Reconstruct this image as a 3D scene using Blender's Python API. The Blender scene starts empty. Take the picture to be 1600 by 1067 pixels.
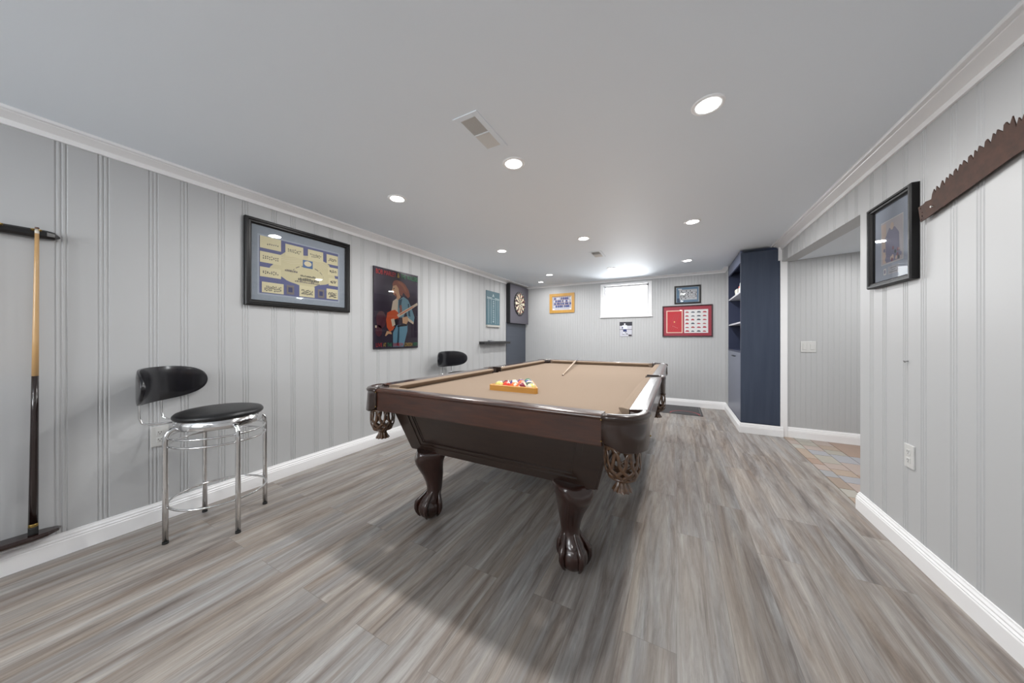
import bpy, math, random
from mathutils import Vector
from mathutils.geometry import tessellate_polygon
PI = math.pi
random.seed(7)
SC = bpy.context.scene
COL = SC.collection

# ------------------------------------------------------------------ room dimensions (metres)
XL, XR, YB, YR, ZC = -2.757, 1.038, 5.756, -2.5, 2.153   # left, right, back, rear walls, ceiling
YE = 2.80            # where the right wall ends and the hall opens
YH = 4.50            # hall wall
XH = 3.1             # far end of the hall
CX = 0.665           # front plane of the built-in cabinet

# ------------------------------------------------------------------ camera, world, lights, exposure
cam_d = bpy.data.cameras.new('camera'); cam = bpy.data.objects.new('camera', cam_d); COL.objects.link(cam)
cam_d.sensor_width = 36.0; cam_d.lens = 36.0 * 482.65 / 1600.0
cam_d.shift_y = -4.7 / 1600.0; cam_d.clip_start = 0.02
cam.location = (0, 0, 1.1); cam.rotation_euler = (PI / 2, 0, 0.4903)
SC.camera = cam

world = bpy.data.worlds.new('overcast_sky'); SC.world = world; world.use_nodes = True
bg = world.node_tree.nodes['Background']; bg.inputs[0].default_value = (0.93, 0.97, 1.0, 1); bg.inputs[1].default_value = 5.0

SC.view_settings.view_transform = 'Standard'; SC.view_settings.look = 'None'
SC.view_settings.gamma = 1.0; SC.view_settings.use_curve_mapping = False
SC.view_settings.exposure = 0.32
SC.cycles.max_bounces = 10; SC.cycles.diffuse_bounces = 6; SC.cycles.glossy_bounces = 4
SC.cycles.caustics_reflective = False; SC.cycles.caustics_refractive = False
SC.cycles.sample_clamp_indirect = 4.0
SC.cycles.use_denoising = True
LAMP_W = 9.3

def area_light(name, loc, rot, sx, sy, w, color=(1, 1, 1), shape='RECTANGLE', spread=PI):
    l = bpy.data.lights.new(name, 'AREA'); l.shape = shape; l.size = sx
    if shape in ('RECTANGLE', 'ELLIPSE'): l.size_y = sy
    l.energy = w; l.color = color; l.spread = spread
    o = bpy.data.objects.new(name, l); COL.objects.link(o); o.location = loc; o.rotation_euler = rot
    return o
# fill light added behind the camera; daylight through the small window in the back wall
area_light('fill_rear', (-1.55, YR - 0.20, 1.60), (-PI / 2, 0, PI), 1.5, .7, 36, (0.93, 0.97, 1.0))
area_light('daylight_back', (-0.80, YB + 0.45, 1.72), (-PI / 2 - .30, 0, 0), .70, .45, 13, (0.95, 0.98, 1.0))

# ------------------------------------------------------------------ helpers
def s2l(r, g, b):
    f = lambda c: (c / 255 / 12.92) if c / 255 <= 0.04045 else ((c / 255 + 0.055) / 1.055) ** 2.4
    return (f(r), f(g), f(b), 1.0)

def mat(name, col, rough=0.5, metal=0.0, coat=0.0, noise=None, bump=None, emit=None, spec=0.5):
    """noise=(scale xyz, amount, second colour); bump=(scale, strength)"""
    m = bpy.data.materials.new(name); m.use_nodes = True
    nt = m.node_tree; b = nt.nodes['Principled BSDF']
    b.inputs['Base Color'].default_value = col; b.inputs['Roughness'].default_value = rough
    b.inputs['Metallic'].default_value = metal; b.inputs['Coat Weight'].default_value = coat
    b.inputs['Coat Roughness'].default_value = 0.12; b.inputs['Specular IOR Level'].default_value = spec
    if emit:
        b.inputs['Emission Color'].default_value = col; b.inputs['Emission Strength'].default_value = emit
    if noise or bump:
        tc = nt.nodes.new('ShaderNodeTexCoord')
    if noise:
        sc, amt, c2 = noise
        mp = nt.nodes.new('ShaderNodeMapping'); mp.inputs['Scale'].default_value = sc
        n = nt.nodes.new('ShaderNodeTexNoise'); n.inputs['Scale'].default_value = 1.0; n.inputs['Detail'].default_value = 5
        n.inputs['Roughness'].default_value = 0.6
        rp = nt.nodes.new('ShaderNodeValToRGB'); rp.color_ramp.elements[0].position = 0.5 - amt / 2; rp.color_ramp.elements[1].position = 0.5 + amt / 2
        rp.color_ramp.elements[0].color = col; rp.color_ramp.elements[1].color = c2
        nt.links.new(tc.outputs['Object'], mp.inputs[0]); nt.links.new(mp.outputs[0], n.inputs['Vector'])
        nt.links.new(n.outputs['Fac'], rp.inputs[0]); nt.links.new(rp.outputs[0], b.inputs['Base Color'])
    if bump:
        n2 = nt.nodes.new('ShaderNodeTexNoise'); n2.inputs['Scale'].default_value = bump[0]; n2.inputs['Detail'].default_value = 3
        bp = nt.nodes.new('ShaderNodeBump'); bp.inputs['Strength'].default_value = bump[1]; bp.inputs['Distance'].default_value = 0.002
        nt.links.new(tc.outputs['Object'], n2.inputs['Vector']); nt.links.new(n2.outputs['Fac'], bp.inputs['Height'])
        nt.links.new(bp.outputs[0], b.inputs['Normal'])
    return m

class MB:
    """collects shapes; build() links them as ONE mesh object"""
    def __init__(s): s.v = []; s.f = []; s.m = []; s.sm = []
    def add(s, vs, fs, mi=0, smooth=False):
        k = len(s.v); s.v += [tuple(v) for v in vs]
        for f in fs: s.f.append(tuple(i + k for i in f)); s.m.append(mi); s.sm.append(smooth)
    def box(s, a, b, mi=0):
        (x0, y0, z0), (x1, y1, z1) = a, b
        x0, x1 = min(x0, x1), max(x0, x1); y0, y1 = min(y0, y1), max(y0, y1); z0, z1 = min(z0, z1), max(z0, z1)
        v = [(x0, y0, z0), (x1, y0, z0), (x1, y1, z0), (x0, y1, z0), (x0, y0, z1), (x1, y0, z1), (x1, y1, z1), (x0, y1, z1)]
        s.add(v, [(0, 3, 2, 1), (4, 5, 6, 7), (0, 1, 5, 4), (1, 2, 6, 5), (2, 3, 7, 6), (3, 0, 4, 7)], mi)
    def quad(s, pts, mi=0): s.add(pts, [tuple(range(len(pts)))], mi)
    def rings(s, rings, mi=0, smooth=True, caps=True, closed=False):
        n = len(rings[0]); vs = [p for r in rings for p in r]; fs = []
        R = len(rings)
        for i in range(R if closed else R - 1):
            a, b = i * n, ((i + 1) % R) * n
            for j in range(n):
                k = (j + 1) % n; fs.append((a + j, a + k, b + k, b + j))
        s.add(vs, fs, mi, smooth)
        if caps and not closed:
            s.add(rings[0], [tuple(reversed(range(n)))], mi); s.add(rings[-1], [tuple(range(n))], mi)
    def lathe(s, prof, c=(0, 0, 0), n=28, mi=0, smooth=True, caps=True):
        s.rings([[(c[0] + r * math.cos(2 * PI * j / n), c[1] + r * math.sin(2 * PI * j / n), c[2] + z) for j in range(n)] for r, z in prof], mi, smooth, caps)
    def tube(s, pts, r, n=10, mi=0, closed=False, flat=1.0, flat_dir=None):
        P = [Vector(p) for p in pts]; N = len(P); rings = []; up = None
        for i in range(N):
            if closed: t = P[(i + 1) % N] - P[i - 1]
            else: t = P[min(i + 1, N - 1)] - P[max(i - 1, 0)]
            t.normalize()
            if flat_dir is not None: up = (Vector(flat_dir[i]) - t * t.dot(Vector(flat_dir[i]))).normalized()
            elif up is None:
                up = Vector((0, 0, 1)) if abs(t.z) < 0.9 else Vector((1, 0, 0)); up = (up - t * t.dot(up)).normalized()
            else: up = (up - t * t.dot(up)).normalized()
            w = t.cross(up); rr = r[i] if isinstance(r, (list, tuple)) else r
            rings.append([tuple(P[i] + up * (rr * flat * math.cos(2 * PI * j / n)) + w * (rr * math.sin(2 * PI * j / n))) for j in range(n)])
        s.rings(rings, mi, True, True, closed)
    def sphere(s, c, r, nu=20, nv=12, mi=0, sc=(1, 1, 1)):
        rings = []
        for i in range(nv + 1):
            a = PI * i / nv; rr = max(math.sin(a), 1e-4)
            rings.append([(c[0] + sc[0] * r * rr * math.cos(2 * PI * j / nu), c[1] + sc[1] * r * rr * math.sin(2 * PI * j / nu), c[2] - sc[2] * r * math.cos(a)) for j in range(nu)])
        s.rings(rings, mi, True, False)
    def prism(s, poly, holes, fn, d0, d1, mi=0):
        """poly in 2D (with holes) put into 3D by fn(a, b, depth), thickness d0..d1"""
        loops = [poly] + holes; flat = [p for l in loops for p in l]
        tris = tessellate_polygon([[Vector((a, b, 0)) for a, b in l] for l in loops]); n = len(flat)
        s.add([fn(a, b, d0) for a, b in flat] + [fn(a, b, d1) for a, b in flat],
              [tuple(t) for t in tris] + [tuple(i + n for i in reversed(t)) for t in tris], mi)
        k = 0
        for l in loops:
            m = len(l)
            s.add([fn(a, b, d0) for a, b in l] + [fn(a, b, d1) for a, b in l], [(i, (i + 1) % m, (i + 1) % m + m, i + m) for i in range(m)], mi)
    def build(s, name, mats, parent=None, bevel=0, local=False, origin=None, subsurf=0, fixn=True):
        off = Vector((0, 0, 0))
        if parent is not None and not local:
            p = parent
            while p is not None: off += p.location; p = p.parent
        if origin is not None: off = Vector(origin)
        me = bpy.data.meshes.new(name)
        me.from_pydata([tuple(Vector(v) - off) for v in s.v], [], s.f)
        for mm in (mats if isinstance(mats, (list, tuple)) else [mats]): me.materials.append(mm)
        for i, p in enumerate(me.polygons): p.material_index = s.m[i]; p.use_smooth = s.sm[i]
        import bmesh
        if fixn:
            bm = bmesh.new(); bm.from_mesh(me); bmesh.ops.remove_doubles(bm, verts=bm.verts, dist=1e-6)
            bmesh.ops.recalc_face_normals(bm, faces=bm.faces); bm.to_mesh(me); bm.free()
        me.update()
        o = bpy.data.objects.new(name, me); COL.objects.link(o)
        if origin is not None: o.location = origin
        if parent is not None: o.parent = parent
        if bevel:
            md = o.modifiers.new('bevel', 'BEVEL'); md.width = bevel; md.segments = 2; md.limit_method = 'ANGLE'; md.angle_limit = math.radians(40)
        if subsurf:
            md = o.modifiers.new('sub', 'SUBSURF'); md.levels = subsurf; md.render_levels = subsurf
        return o

def tag(o, label=None, cat=None, group=None, kind=None):
    if label: o['label'] = label
    if cat: o['category'] = cat
    if group: o['group'] = group
    if kind: o['kind'] = kind
    return o
def thing(name, label, cat, loc=(0, 0, 0), group=None):
    o = bpy.data.objects.new(name, None); COL.objects.link(o); o.location = loc; o.empty_display_size = 0.05
    return tag(o, label, cat, group)
def struct(mb, name, mats, **k): return tag(mb.build(name, mats, **k), kind='structure')
def dup(root, loc, label):
    def rec(o, par):
        c = o.copy(); COL.objects.link(c); c.parent = par
        for ch in list(o.children): rec(ch, c)
        return c
    r = rec(root, None); r.location = loc; r['label'] = label
    return r

# ------------------------------------------------------------------ materials
WALL = mat('painted_panel', s2l(188, 189, 190), 0.42, bump=(35, 0.06))
CEIL = mat('ceiling_paint', s2l(238, 245, 252), 0.62, bump=(20, 0.05))
TRIM = mat('trim_paint', s2l(246, 246, 247), 0.35)
PLATE = mat('white_plastic', s2l(208, 208, 206), 0.35)
DARK = mat('dark_slot', s2l(60, 60, 60), 0.5)
GRILLE = mat('register_grey', s2l(222, 222, 220), 0.5)
WOOD = mat('mahogany', s2l(40, 21, 15), 0.3, coat=0.5, noise=((5, 40, 40), 0.5, s2l(78, 42, 26)))
WOODX = mat('mahogany_lengthways', s2l(38, 22, 17), 0.26, coat=0.6, noise=((60, 5, 60), 0.5, s2l(62, 34, 23)))
WOODL = mat('mahogany_leg', s2l(32, 17, 13), 0.25, coat=0.5, noise=((30, 30, 5), 0.5, s2l(52, 27, 20)))
CABW = mat('cabinet_wood', s2l(37, 27, 23), 0.3, coat=0.4, noise=((5, 5, 50), 0.5, s2l(50, 36, 29)))
LEATHER = mat('brown_leather', s2l(50, 33, 23), 0.3, coat=0.4, noise=((60, 60, 60), 0.5, s2l(98, 68, 42)))
LINER = mat('dark_leather', s2l(38, 24, 18), 0.4)
CLOTH = mat('tan_felt', s2l(141, 124, 108), 0.9, bump=(900, 0.15), spec=0.15)
CHROME = mat('chrome', (0.75, 0.75, 0.75, 1), 0.12, 1.0)
VINYL = mat('black_vinyl', s2l(18, 18, 20), 0.38)
LACQ = mat('black_lacquer', s2l(14, 14, 17), 0.22, coat=0.3, noise=((50, 50, 1.5), 0.5, s2l(30, 30, 36)))
FRAMEB = mat('black_frame', s2l(18, 17, 18), 0.38, spec=0.3)
BLACKW = mat('black_wood', s2l(20, 19, 20), 0.3, coat=0.3)
RUBBER = mat('rubber', s2l(25, 25, 25), 0.7)
RACKW = mat('rack_wood', s2l(34, 14, 10), 0.25, coat=0.5)
MAPLE = mat('maple', s2l(205, 168, 118), 0.35, coat=0.3, noise=((40, 40, 4), 0.6, s2l(188, 148, 98)))
CUEDK = mat('cue_butt', s2l(28, 14, 12), 0.25, coat=0.6)
NAVYC = mat('navy_cue', s2l(20, 20, 60), 0.3)
BRASS = mat('brass', s2l(150, 125, 70), 0.35, 0.8)
OAK = mat('oak_rack', s2l(205, 150, 70), 0.4, noise=((6, 40, 60), 0.6, s2l(184, 128, 52)))
NAVY = mat('navy_laminate', s2l(48, 58, 78), 0.42, noise=((28, 28, 1.5), 0.6, s2l(62, 72, 90)))
NAVYD = mat('navy_interior', s2l(38, 46, 72), 0.5)
GREYD = mat('cabinet_door_grey', s2l(104, 110, 128), 0.35)
SHELFW = mat('shelf_edge', s2l(190, 192, 200), 0.4)
PANELG = mat('charcoal_panel', s2l(72, 78, 89), 0.4, noise=((2, 2, 30), 0.5, s2l(78, 84, 95)))
FELTB = mat('charcoal_surround', s2l(92, 90, 99), 0.75)
BLACKM = mat('black_matt', s2l(22, 22, 26), 0.6)
RUST = mat('rusty_steel', s2l(58, 42, 36), 0.75, noise=((25, 25, 25), 0.6, s2l(86, 58, 46)))
def flat(name, r, g, b, rough=0.6): return mat(name, s2l(r, g, b), rough)

def glass_mat():
    m = bpy.data.materials.new('picture_glass'); m.use_nodes = True; nt = m.node_tree; nt.nodes.clear()
    o = nt.nodes.new('ShaderNodeOutputMaterial'); t = nt.nodes.new('ShaderNodeBsdfTransparent'); g = nt.nodes.new('ShaderNodeBsdfGlossy')
    g.inputs['Roughness'].default_value = 0.02; f = nt.nodes.new('ShaderNodeFresnel'); f.inputs[0].default_value = 1.5
    x = nt.nodes.new('ShaderNodeMixShader')
    nt.links.new(f.outputs[0], x.inputs[0]); nt.links.new(t.outputs[0], x.inputs[1]); nt.links.new(g.outputs[0], x.inputs[2]); nt.links.new(x.outputs[0], o.inputs[0])
    return m
GLASS = glass_mat()

def floor_mat():
    m = bpy.data.materials.new('vinyl_plank'); m.use_nodes = True; nt = m.node_tree; N = nt.nodes; Lk = nt.links
    b = N['Principled BSDF']; tc = N.new('ShaderNodeTexCoord')
    sep = N.new('ShaderNodeSeparateXYZ'); Lk.new(tc.outputs['Object'], sep.inputs[0])
    cmb = N.new('ShaderNodeCombineXYZ'); Lk.new(sep.outputs['Y'], cmb.inputs['X']); Lk.new(sep.outputs['X'], cmb.inputs['Y'])
    br = N.new('ShaderNodeTexBrick'); Lk.new(cmb.outputs[0], br.inputs['Vector'])
    br.offset = 0.37; br.inputs['Scale'].default_value = 1; br.inputs['Brick Width'].default_value = 1.22; br.inputs['Row Height'].default_value = 0.182
    br.inputs['Mortar Size'].default_value = 0.0007; br.inputs['Mortar Smooth'].default_value = 0.2
    br.inputs['Color1'].default_value = (0, 0, 0, 1); br.inputs['Color2'].default_value = (1, 1, 1, 1); br.inputs['Mortar'].default_value = (0.3, 0.3, 0.3, 1)
    # per-plank offset so the grain breaks at each joint
    mul = N.new('ShaderNodeVectorMath'); mul.operation = 'SCALE'; mul.inputs['Scale'].default_value = 37.0; Lk.new(br.outputs['Color'], mul.inputs[0])
    def grain(sx, sy, det, rough, dist=0.0):
        mp = N.new('ShaderNodeMapping'); mp.inputs['Scale'].default_value = (sx, sy, 1); Lk.new(tc.outputs['Object'], mp.inputs[0])
        ad = N.new('ShaderNodeVectorMath'); ad.operation = 'ADD'; Lk.new(mp.outputs[0], ad.inputs[0]); Lk.new(mul.outputs[0], ad.inputs[1])
        n = N.new('ShaderNodeTexNoise'); n.inputs['Scale'].default_value = 1; n.inputs['Detail'].default_value = det; n.inputs['Roughness'].default_value = rough
        n.inputs['Distortion'].default_value = dist
        Lk.new(ad.outputs[0], n.inputs['Vector']); return n.outputs['Fac']
    g1 = grain(17, 1.15, 7, 0.66, 0.9); g2 = grain(110, 6, 5, 0.75, 0.6); g3 = grain(13, 0.8, 3, 0.5, 0.5); g4 = grain(26, 2.2, 8, 0.72, 1.6)
    r1 = N.new('ShaderNodeValToRGB'); e = r1.color_ramp.elements
    e[0].position = 0.27; e[0].color = s2l(92, 85, 80); e[1].position = 0.74; e[1].color = s2l(175, 172, 168)
    for p, c in ((0.38, s2l(122, 114, 108)), (0.49, s2l(141, 136, 131)), (0.60, s2l(156, 153, 149))):
        x = e.new(p); x.color = c
    Lk.new(g1, r1.inputs[0])
    # warm or bluish cast drifting along the boards
    r3 = N.new('ShaderNodeValToRGB'); e = r3.color_ramp.elements
    e[0].position = 0.34; e[0].color = (0.97, 0.99, 1.03, 1); e[1].position = 0.68; e[1].color = (1.07, 0.98, 0.90, 1); Lk.new(g3, r3.inputs[0])
    mx = N.new('ShaderNodeMix'); mx.data_type = 'RGBA'; mx.blend_type = 'MULTIPLY'; mx.inputs[0].default_value = 1
    Lk.new(r1.outputs[0], mx.inputs[6]); Lk.new(r3.outputs[0], mx.inputs[7])
    r2 = N.new('ShaderNodeMapRange'); r2.inputs[1].default_value = 0.3; r2.inputs[2].default_value = 0.7; r2.inputs[3].default_value = 0.84; r2.inputs[4].default_value = 1.14; Lk.new(g2, r2.inputs[0])
    m2 = N.new('ShaderNodeVectorMath'); m2.operation = 'SCALE'; Lk.new(mx.outputs[2], m2.inputs[0]); Lk.new(r2.outputs[0], m2.inputs['Scale'])
    r4 = N.new('ShaderNodeMapRange'); r4.inputs[1].default_value = 0.30; r4.inputs[2].default_value = 0.50; r4.inputs[3].default_value = 0.74; r4.inputs[4].default_value = 1.03; Lk.new(g4, r4.inputs[0])
    m4 = N.new('ShaderNodeVectorMath'); m4.operation = 'SCALE'; Lk.new(m2.outputs[0], m4.inputs[0]); Lk.new(r4.outputs[0], m4.inputs['Scale']); m2 = m4
    rb = N.new('ShaderNodeMapRange'); rb.inputs[3].default_value = 0.93; rb.inputs[4].default_value = 1.05; Lk.new(br.outputs['Color'], rb.inputs[0])
    m3 = N.new('ShaderNodeVectorMath'); m3.operation = 'SCALE'; Lk.new(m2.outputs[0], m3.inputs[0]); Lk.new(rb.outputs[0], m3.inputs['Scale'])
    mo = N.new('ShaderNodeMix'); mo.data_type = 'RGBA'; Lk.new(br.outputs['Fac'], mo.inputs[0]); Lk.new(m3.outputs[0], mo.inputs[6]); mo.inputs[7].default_value = s2l(112, 106, 101)
    Lk.new(mo.outputs[2], b.inputs['Base Color'])
    b.inputs['Roughness'].default_value = 0.36; b.inputs['Specular IOR Level'].default_value = 0.45
    bp = N.new('ShaderNodeBump'); bp.inputs['Strength'].default_value = 0.12; bp.inputs['Distance'].default_value = 0.002
    Lk.new(g2, bp.inputs['Height']); Lk.new(bp.outputs[0], b.inputs['Normal'])
    return m
FLOOR = floor_mat()

# ------------------------------------------------------------------ setting
mb = MB(); mb.box((XL - .15, YR - .15, -0.08), (1.045, YB + .15, 0)); mb.box((1.045, YH + .1, -.08), (1.6, YB + .15, 0)); struct(mb, 'floor', FLOOR)

# slate-look tiles of the hall: one floor surface, tiles of several colours
pal = [(158, 126, 106), (150, 155, 168), (160, 156, 146), (170, 150, 142), (146, 150, 158), (164, 140, 122), (168, 166, 158), (140, 120, 104)]
pal = [tuple(int(q * .62 + g * .38) for q, g in zip(c, (148, 146, 143))) for c in pal]
tm = [mat('slate_tile', s2l(*c), 0.5, noise=((9, 5, 5), 0.8, s2l(min(c[0] + 16, 255), c[1] + 12, c[2] + 8)), bump=(25, 0.3)) for c in pal]
tm.append(mat('tile_grout', s2l(120, 115, 108), 0.8))
mb = MB(); mb.box((1.045, YE - .2, -0.08), (XH + .1, YH + .1, -0.004), 8)
x = 1.049; k = 0
first = {0: [5, 6, 7, 4, 3, 0, 5, 6, 3], 1: [3, 1, 3, 1, 5, 3, 2, 1, 3, 2, 6], 2: [5, 1, 6, 2, 0, 3, 1, 2, 5, 3]}
for wdt in (0.088, 0.138, 0.14, 0.30, 0.15, 0.30, 0.15, 0.30, 0.15, 0.30):
    y = YE - .1; j = 0
    while y < YH:
        ln = random.choice((0.145, 0.145, 0.295, 0.22) if wdt < 0.2 else (0.295, 0.145, 0.44))
        mi = first[k][j % len(first[k])] if k in first else random.randrange(8)
        y2 = min(y + ln, YH + .05)
        mb.box((x + .003, y + .003, -0.02), (x + wdt - .003, y2 - .003, 0.0), mi); y += ln; j += 1
    x += wdt; k += 1
struct(mb, 'floor_hall', tm)

mb = MB(); mb.box((XL - .15, YR - .15, ZC), (XR + .12, YB + .15, ZC + .1)); struct(mb, 'ceiling', CEIL)
mb = MB()
hc = [(XR + .02, YE, 1.905), (XR + .02, YH + .05, 1.962), (XH + .1, YH + .05, 2.09), (XH + .1, YE, 2.03)]
mb.add(hc + [(a, b, c + .06) for a, b, c in hc], [(0, 1, 2, 3), (4, 7, 6, 5), (0, 4, 5, 1), (1, 5, 6, 2), (2, 6, 7, 3), (3, 7, 4, 0)])
struct(mb, 'ceiling_hall', CEIL)

def grooves(kind, a, b):
    g = []
    if kind == 'wide':      # triple grooves, alternately close and far apart
        for base in (0.305 if b < 9 and kind == 'wide' and WHICH == 'L' else 1.910, 0.437 if WHICH == 'L' else 2.042):
            k = math.floor((a - base) / 0.3138)
            while base + k * 0.3138 < b + .1:
                c = base + k * 0.3138; g += [(c - .0155, .0095, .0032), (c, .0095, .0032), (c + .0155, .0095, .0032)]; k += 1
    else:
        c = a + .03
        while c < b: g.append((c, .007, .0022)); c += 0.0445
    return sorted(x for x in g if a + .012 < x[0] < b - .012)

def panel_wall(name, fn, a, b, z0, z1, kind, hole=None, th=0.1, zlow=None, extra=None):
    """grooved wall: fn(s, z, n) places a point, s along the wall, n out into the room"""
    pts = [(a, 0.0)]
    for c, w, d in grooves(kind, a, b):
        pts += [(c - w / 2, 0.0), (c - w * .18, -d), (c + w * .18, -d), (c + w / 2, 0.0)]
    pts.append((b, 0.0))
    if hole:
        h0, h1, hz0, hz1 = hole
        pts = [p for p in pts if abs(p[0] - h0) > .006 and abs(p[0] - h1) > .006] + [(h0, 0), (h1, 0)]; pts.sort()
    m = MB(); zl = zlow or (lambda s: z0)
    for (s0, n0), (s1, n1) in zip(pts[:-1], pts[1:]):
        spans = [(None, z1)]
        mid = (s0 + s1) / 2
        if hole and hole[0] < mid < hole[1]: spans = [(None, hole[2]), (hole[3], z1)]
        for za, zb in spans:
            a0 = zl(s0) if za is None else za; a1 = zl(s1) if za is None else za
            m.quad([fn(s0, a0, n0), fn(s1, a1, n1), fn(s1, zb, n1), fn(s0, zb, n0)])
    for rng in ([(a, b, None)] if not hole else [(a, hole[0], None), (hole[1], b, None), (hole[0], hole[1], 'h')]):
        s0, s1, hh = rng
        for (za, zb) in ([(None, z1)] if hh is None else [(None, hole[2]), (hole[3], z1)]):
            l0 = zl(s0) if za is None else za; l1 = zl(s1) if za is None else za
            m.quad([fn(s0, l0, -th), fn(s1, l1, -th), fn(s1, zb, -th), fn(s0, zb, -th)])
    m.quad([fn(a, zl(a), 0), fn(a, z1, 0), fn(a, z1, -th), fn(a, zl(a), -th)])
    m.quad([fn(b, zl(b), 0), fn(b, z1, 0), fn(b, z1, -th), fn(b, zl(b), -th)])
    m.quad([fn(a, zl(a), 0), fn(b, zl(b), 0), fn(b, zl(b), -th), fn(a, zl(a), -th)])
    m.quad([fn(a, z1, 0), fn(b, z1, 0), fn(b, z1, -th), fn(a, z1, -th)])
    if hole:
        h0, h1, hz0, hz1 = hole
        m.quad([fn(h0, hz0, 0), fn(h0, hz1, 0), fn(h0, hz1, -th), fn(h0, hz0, -th)]); m.quad([fn(h1, hz0, 0), fn(h1, hz1, 0), fn(h1, hz1, -th), fn(h1, hz0, -th)])
        m.quad([fn(h0, hz0, 0), fn(h1, hz0, 0), fn(h1, hz0, -th), fn(h0, hz0, -th)]); m.quad([fn(h0, hz1, 0), fn(h1, hz1, 0), fn(h1, hz1, -th), fn(h0, hz1, -th)])
    return struct(m, name, WALL, fixn=True)
L_ = lambda s, z, n: (XL + n, s, z)
R_ = lambda s, z, n: (XR - n, s, z)
B_ = lambda s, z, n: (s, YB - n, z)
H_ = lambda s, z, n: (s, YH - n, z)
WHICH = 'L'; panel_wall('wall_left', L_, YR, YB + .1, 0, ZC, 'wide')
WHICH = 'R'; panel_wall('wall_right', R_, YR, YE, 0, ZC, 'wide', th=0.12)
panel_wall('trim_beam', R_, YE, YH, 1.9, ZC, 'wide', th=0.12, zlow=lambda s: 1.895 + (s - YE) * 0.0375)
WINX0, WINX1, WINZ0, WINZ1 = -1.178, -0.425, 1.532, 2.052
panel_wall('wall_back', B_, XL, CX + .7, 0, ZC, 'fine', hole=(WINX0, WINX1, WINZ0, WINZ1), th=0.16)
panel_wall('wall_hall', H_, XR, XH + .1, 0, 2.1, 'fine', th=0.1)
mb = MB(); mb.box((XH, YE, 0), (XH + .1, YH, 2.12)); struct(mb, 'wall_hall_end', WALL)
mb = MB(); mb.box((XR + .12, YE - .1, 0), (XH + .1, YE, 2.12)); struct(mb, 'wall_hall_near', WALL)
# the rear wall behind the camera; its window is added for fill light
mb = MB()
mb.box((XL, YR - .12, 0), (-2.35, YR, ZC)); mb.box((-.75, YR - .12, 0), (XR, YR, ZC)); mb.box((-2.35, YR - .12, 0), (-.75, YR, 1.2)); mb.box((-2.35, YR - .12, 2.0), (-.75, YR, ZC))
struct(mb, 'wall_rear', WALL)
mb = MB()
for xx in (-2.35, -1.58, -.81): mb.box((xx, YR - .08, 1.2), (xx + .06, YR - .03, 2.0))
mb.box((-2.35, YR - .08, 1.2), (-.75, YR - .03, 1.26)); mb.box((-2.35, YR - .08, 1.94), (-.75, YR - .03, 2.0))
for i in range(16): mb.box((-2.31, YR - .03, 1.25 + i * .045), (-.79, YR - .006, 1.252 + i * .045))
struct(mb, 'window_added', TRIM)
# wall behind and beside the built-in cabinet
mb = MB(); mb.box((CX - .004, 5.50, 0), (CX + .7, YB, ZC)); struct(mb, 'wall_alcove', WALL)
mb = MB(); mb.box((CX + .7, YH + .1, 0), (CX + .8, YB, ZC)); mb.box((1.16, YH, 2.0), (CX + .7, YH + .1, ZC)); struct(mb, 'wall_cabinet_back', WALL)

# baseboards and crown: a profile swept with mitred corners
BASEP = [(0, 0), (.016, 0), (.016, .072), (.013, .078), (.015, .083), (.010, .091), (.011, .098), (.006, .107), (.005, .114), (0, .115)]
CROWNP = [(0, 2.094), (.012, 2.094), (.014, 2.119), (.022, 2.121), (.066, 2.136), (.070, 2.143), (.071, 2.139), (.090, 2.139), (.092, 2.142), (.092, ZC), (0, ZC)]
def sweep(name, path, prof, mt=TRIM):
    """path runs with the room on its right-hand side"""
    P = [Vector((a, b)) for a, b in path]; rings = []
    for i, p in enumerate(P):
        nn = []
        if i > 0: d = (P[i] - P[i - 1]).normalized(); nn.append(Vector((d.y, -d.x)))
        if i < len(P) - 1: d = (P[i + 1] - P[i]).normalized(); nn.append(Vector((d.y, -d.x)))
        n = sum(nn, Vector((0, 0))).normalized(); k = 1 / max(n.dot(nn[0]), .3)
        rings.append([(p.x + n.x * o * k, p.y + n.y * o * k, z) for o, z in prof])
    m = MB(); m.rings(rings, 0, False, True); return struct(m, name, mt)
sweep('baseboard_left', [(XL, YR), (XL, YB)], BASEP)
sweep('baseboard_back', [(XL, YB), (CX - .004, YB)], BASEP)
sweep('baseboard_cabinet', [(CX - .004, YB), (CX - .004, YH - .03), (XR + .01, YH - .03)], BASEP)
sweep('baseboard_hall', [(XR + .01, YH), (XH, YH)], BASEP)
sweep('baseboard_right', [(XR + .12, YE), (XR, YE), (XR, YR)], BASEP)
sweep('trim_crown_left', [(XL, YR), (XL, YB), ], CROWNP)
sweep('trim_crown_back', [(XL, YB), (CX - .004, YB), (CX - .004, 5.46)], [(o * .55, z + (ZC - z) * .35) for o, z in CROWNP])
sweep('trim_crown_right', [(XR, YH), (XR, YR)], CROWNP)
mb = MB()      # upright board between cabinet and hall
mb.box((XR - .012, YH - .022, .0), (XR + .050, YH, 1.975)); mb.box((XR - .03, YH - .03, 1.975), (XR + .05, YH, ZC)); struct(mb, 'trim_1', TRIM, bevel=.003)

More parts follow.
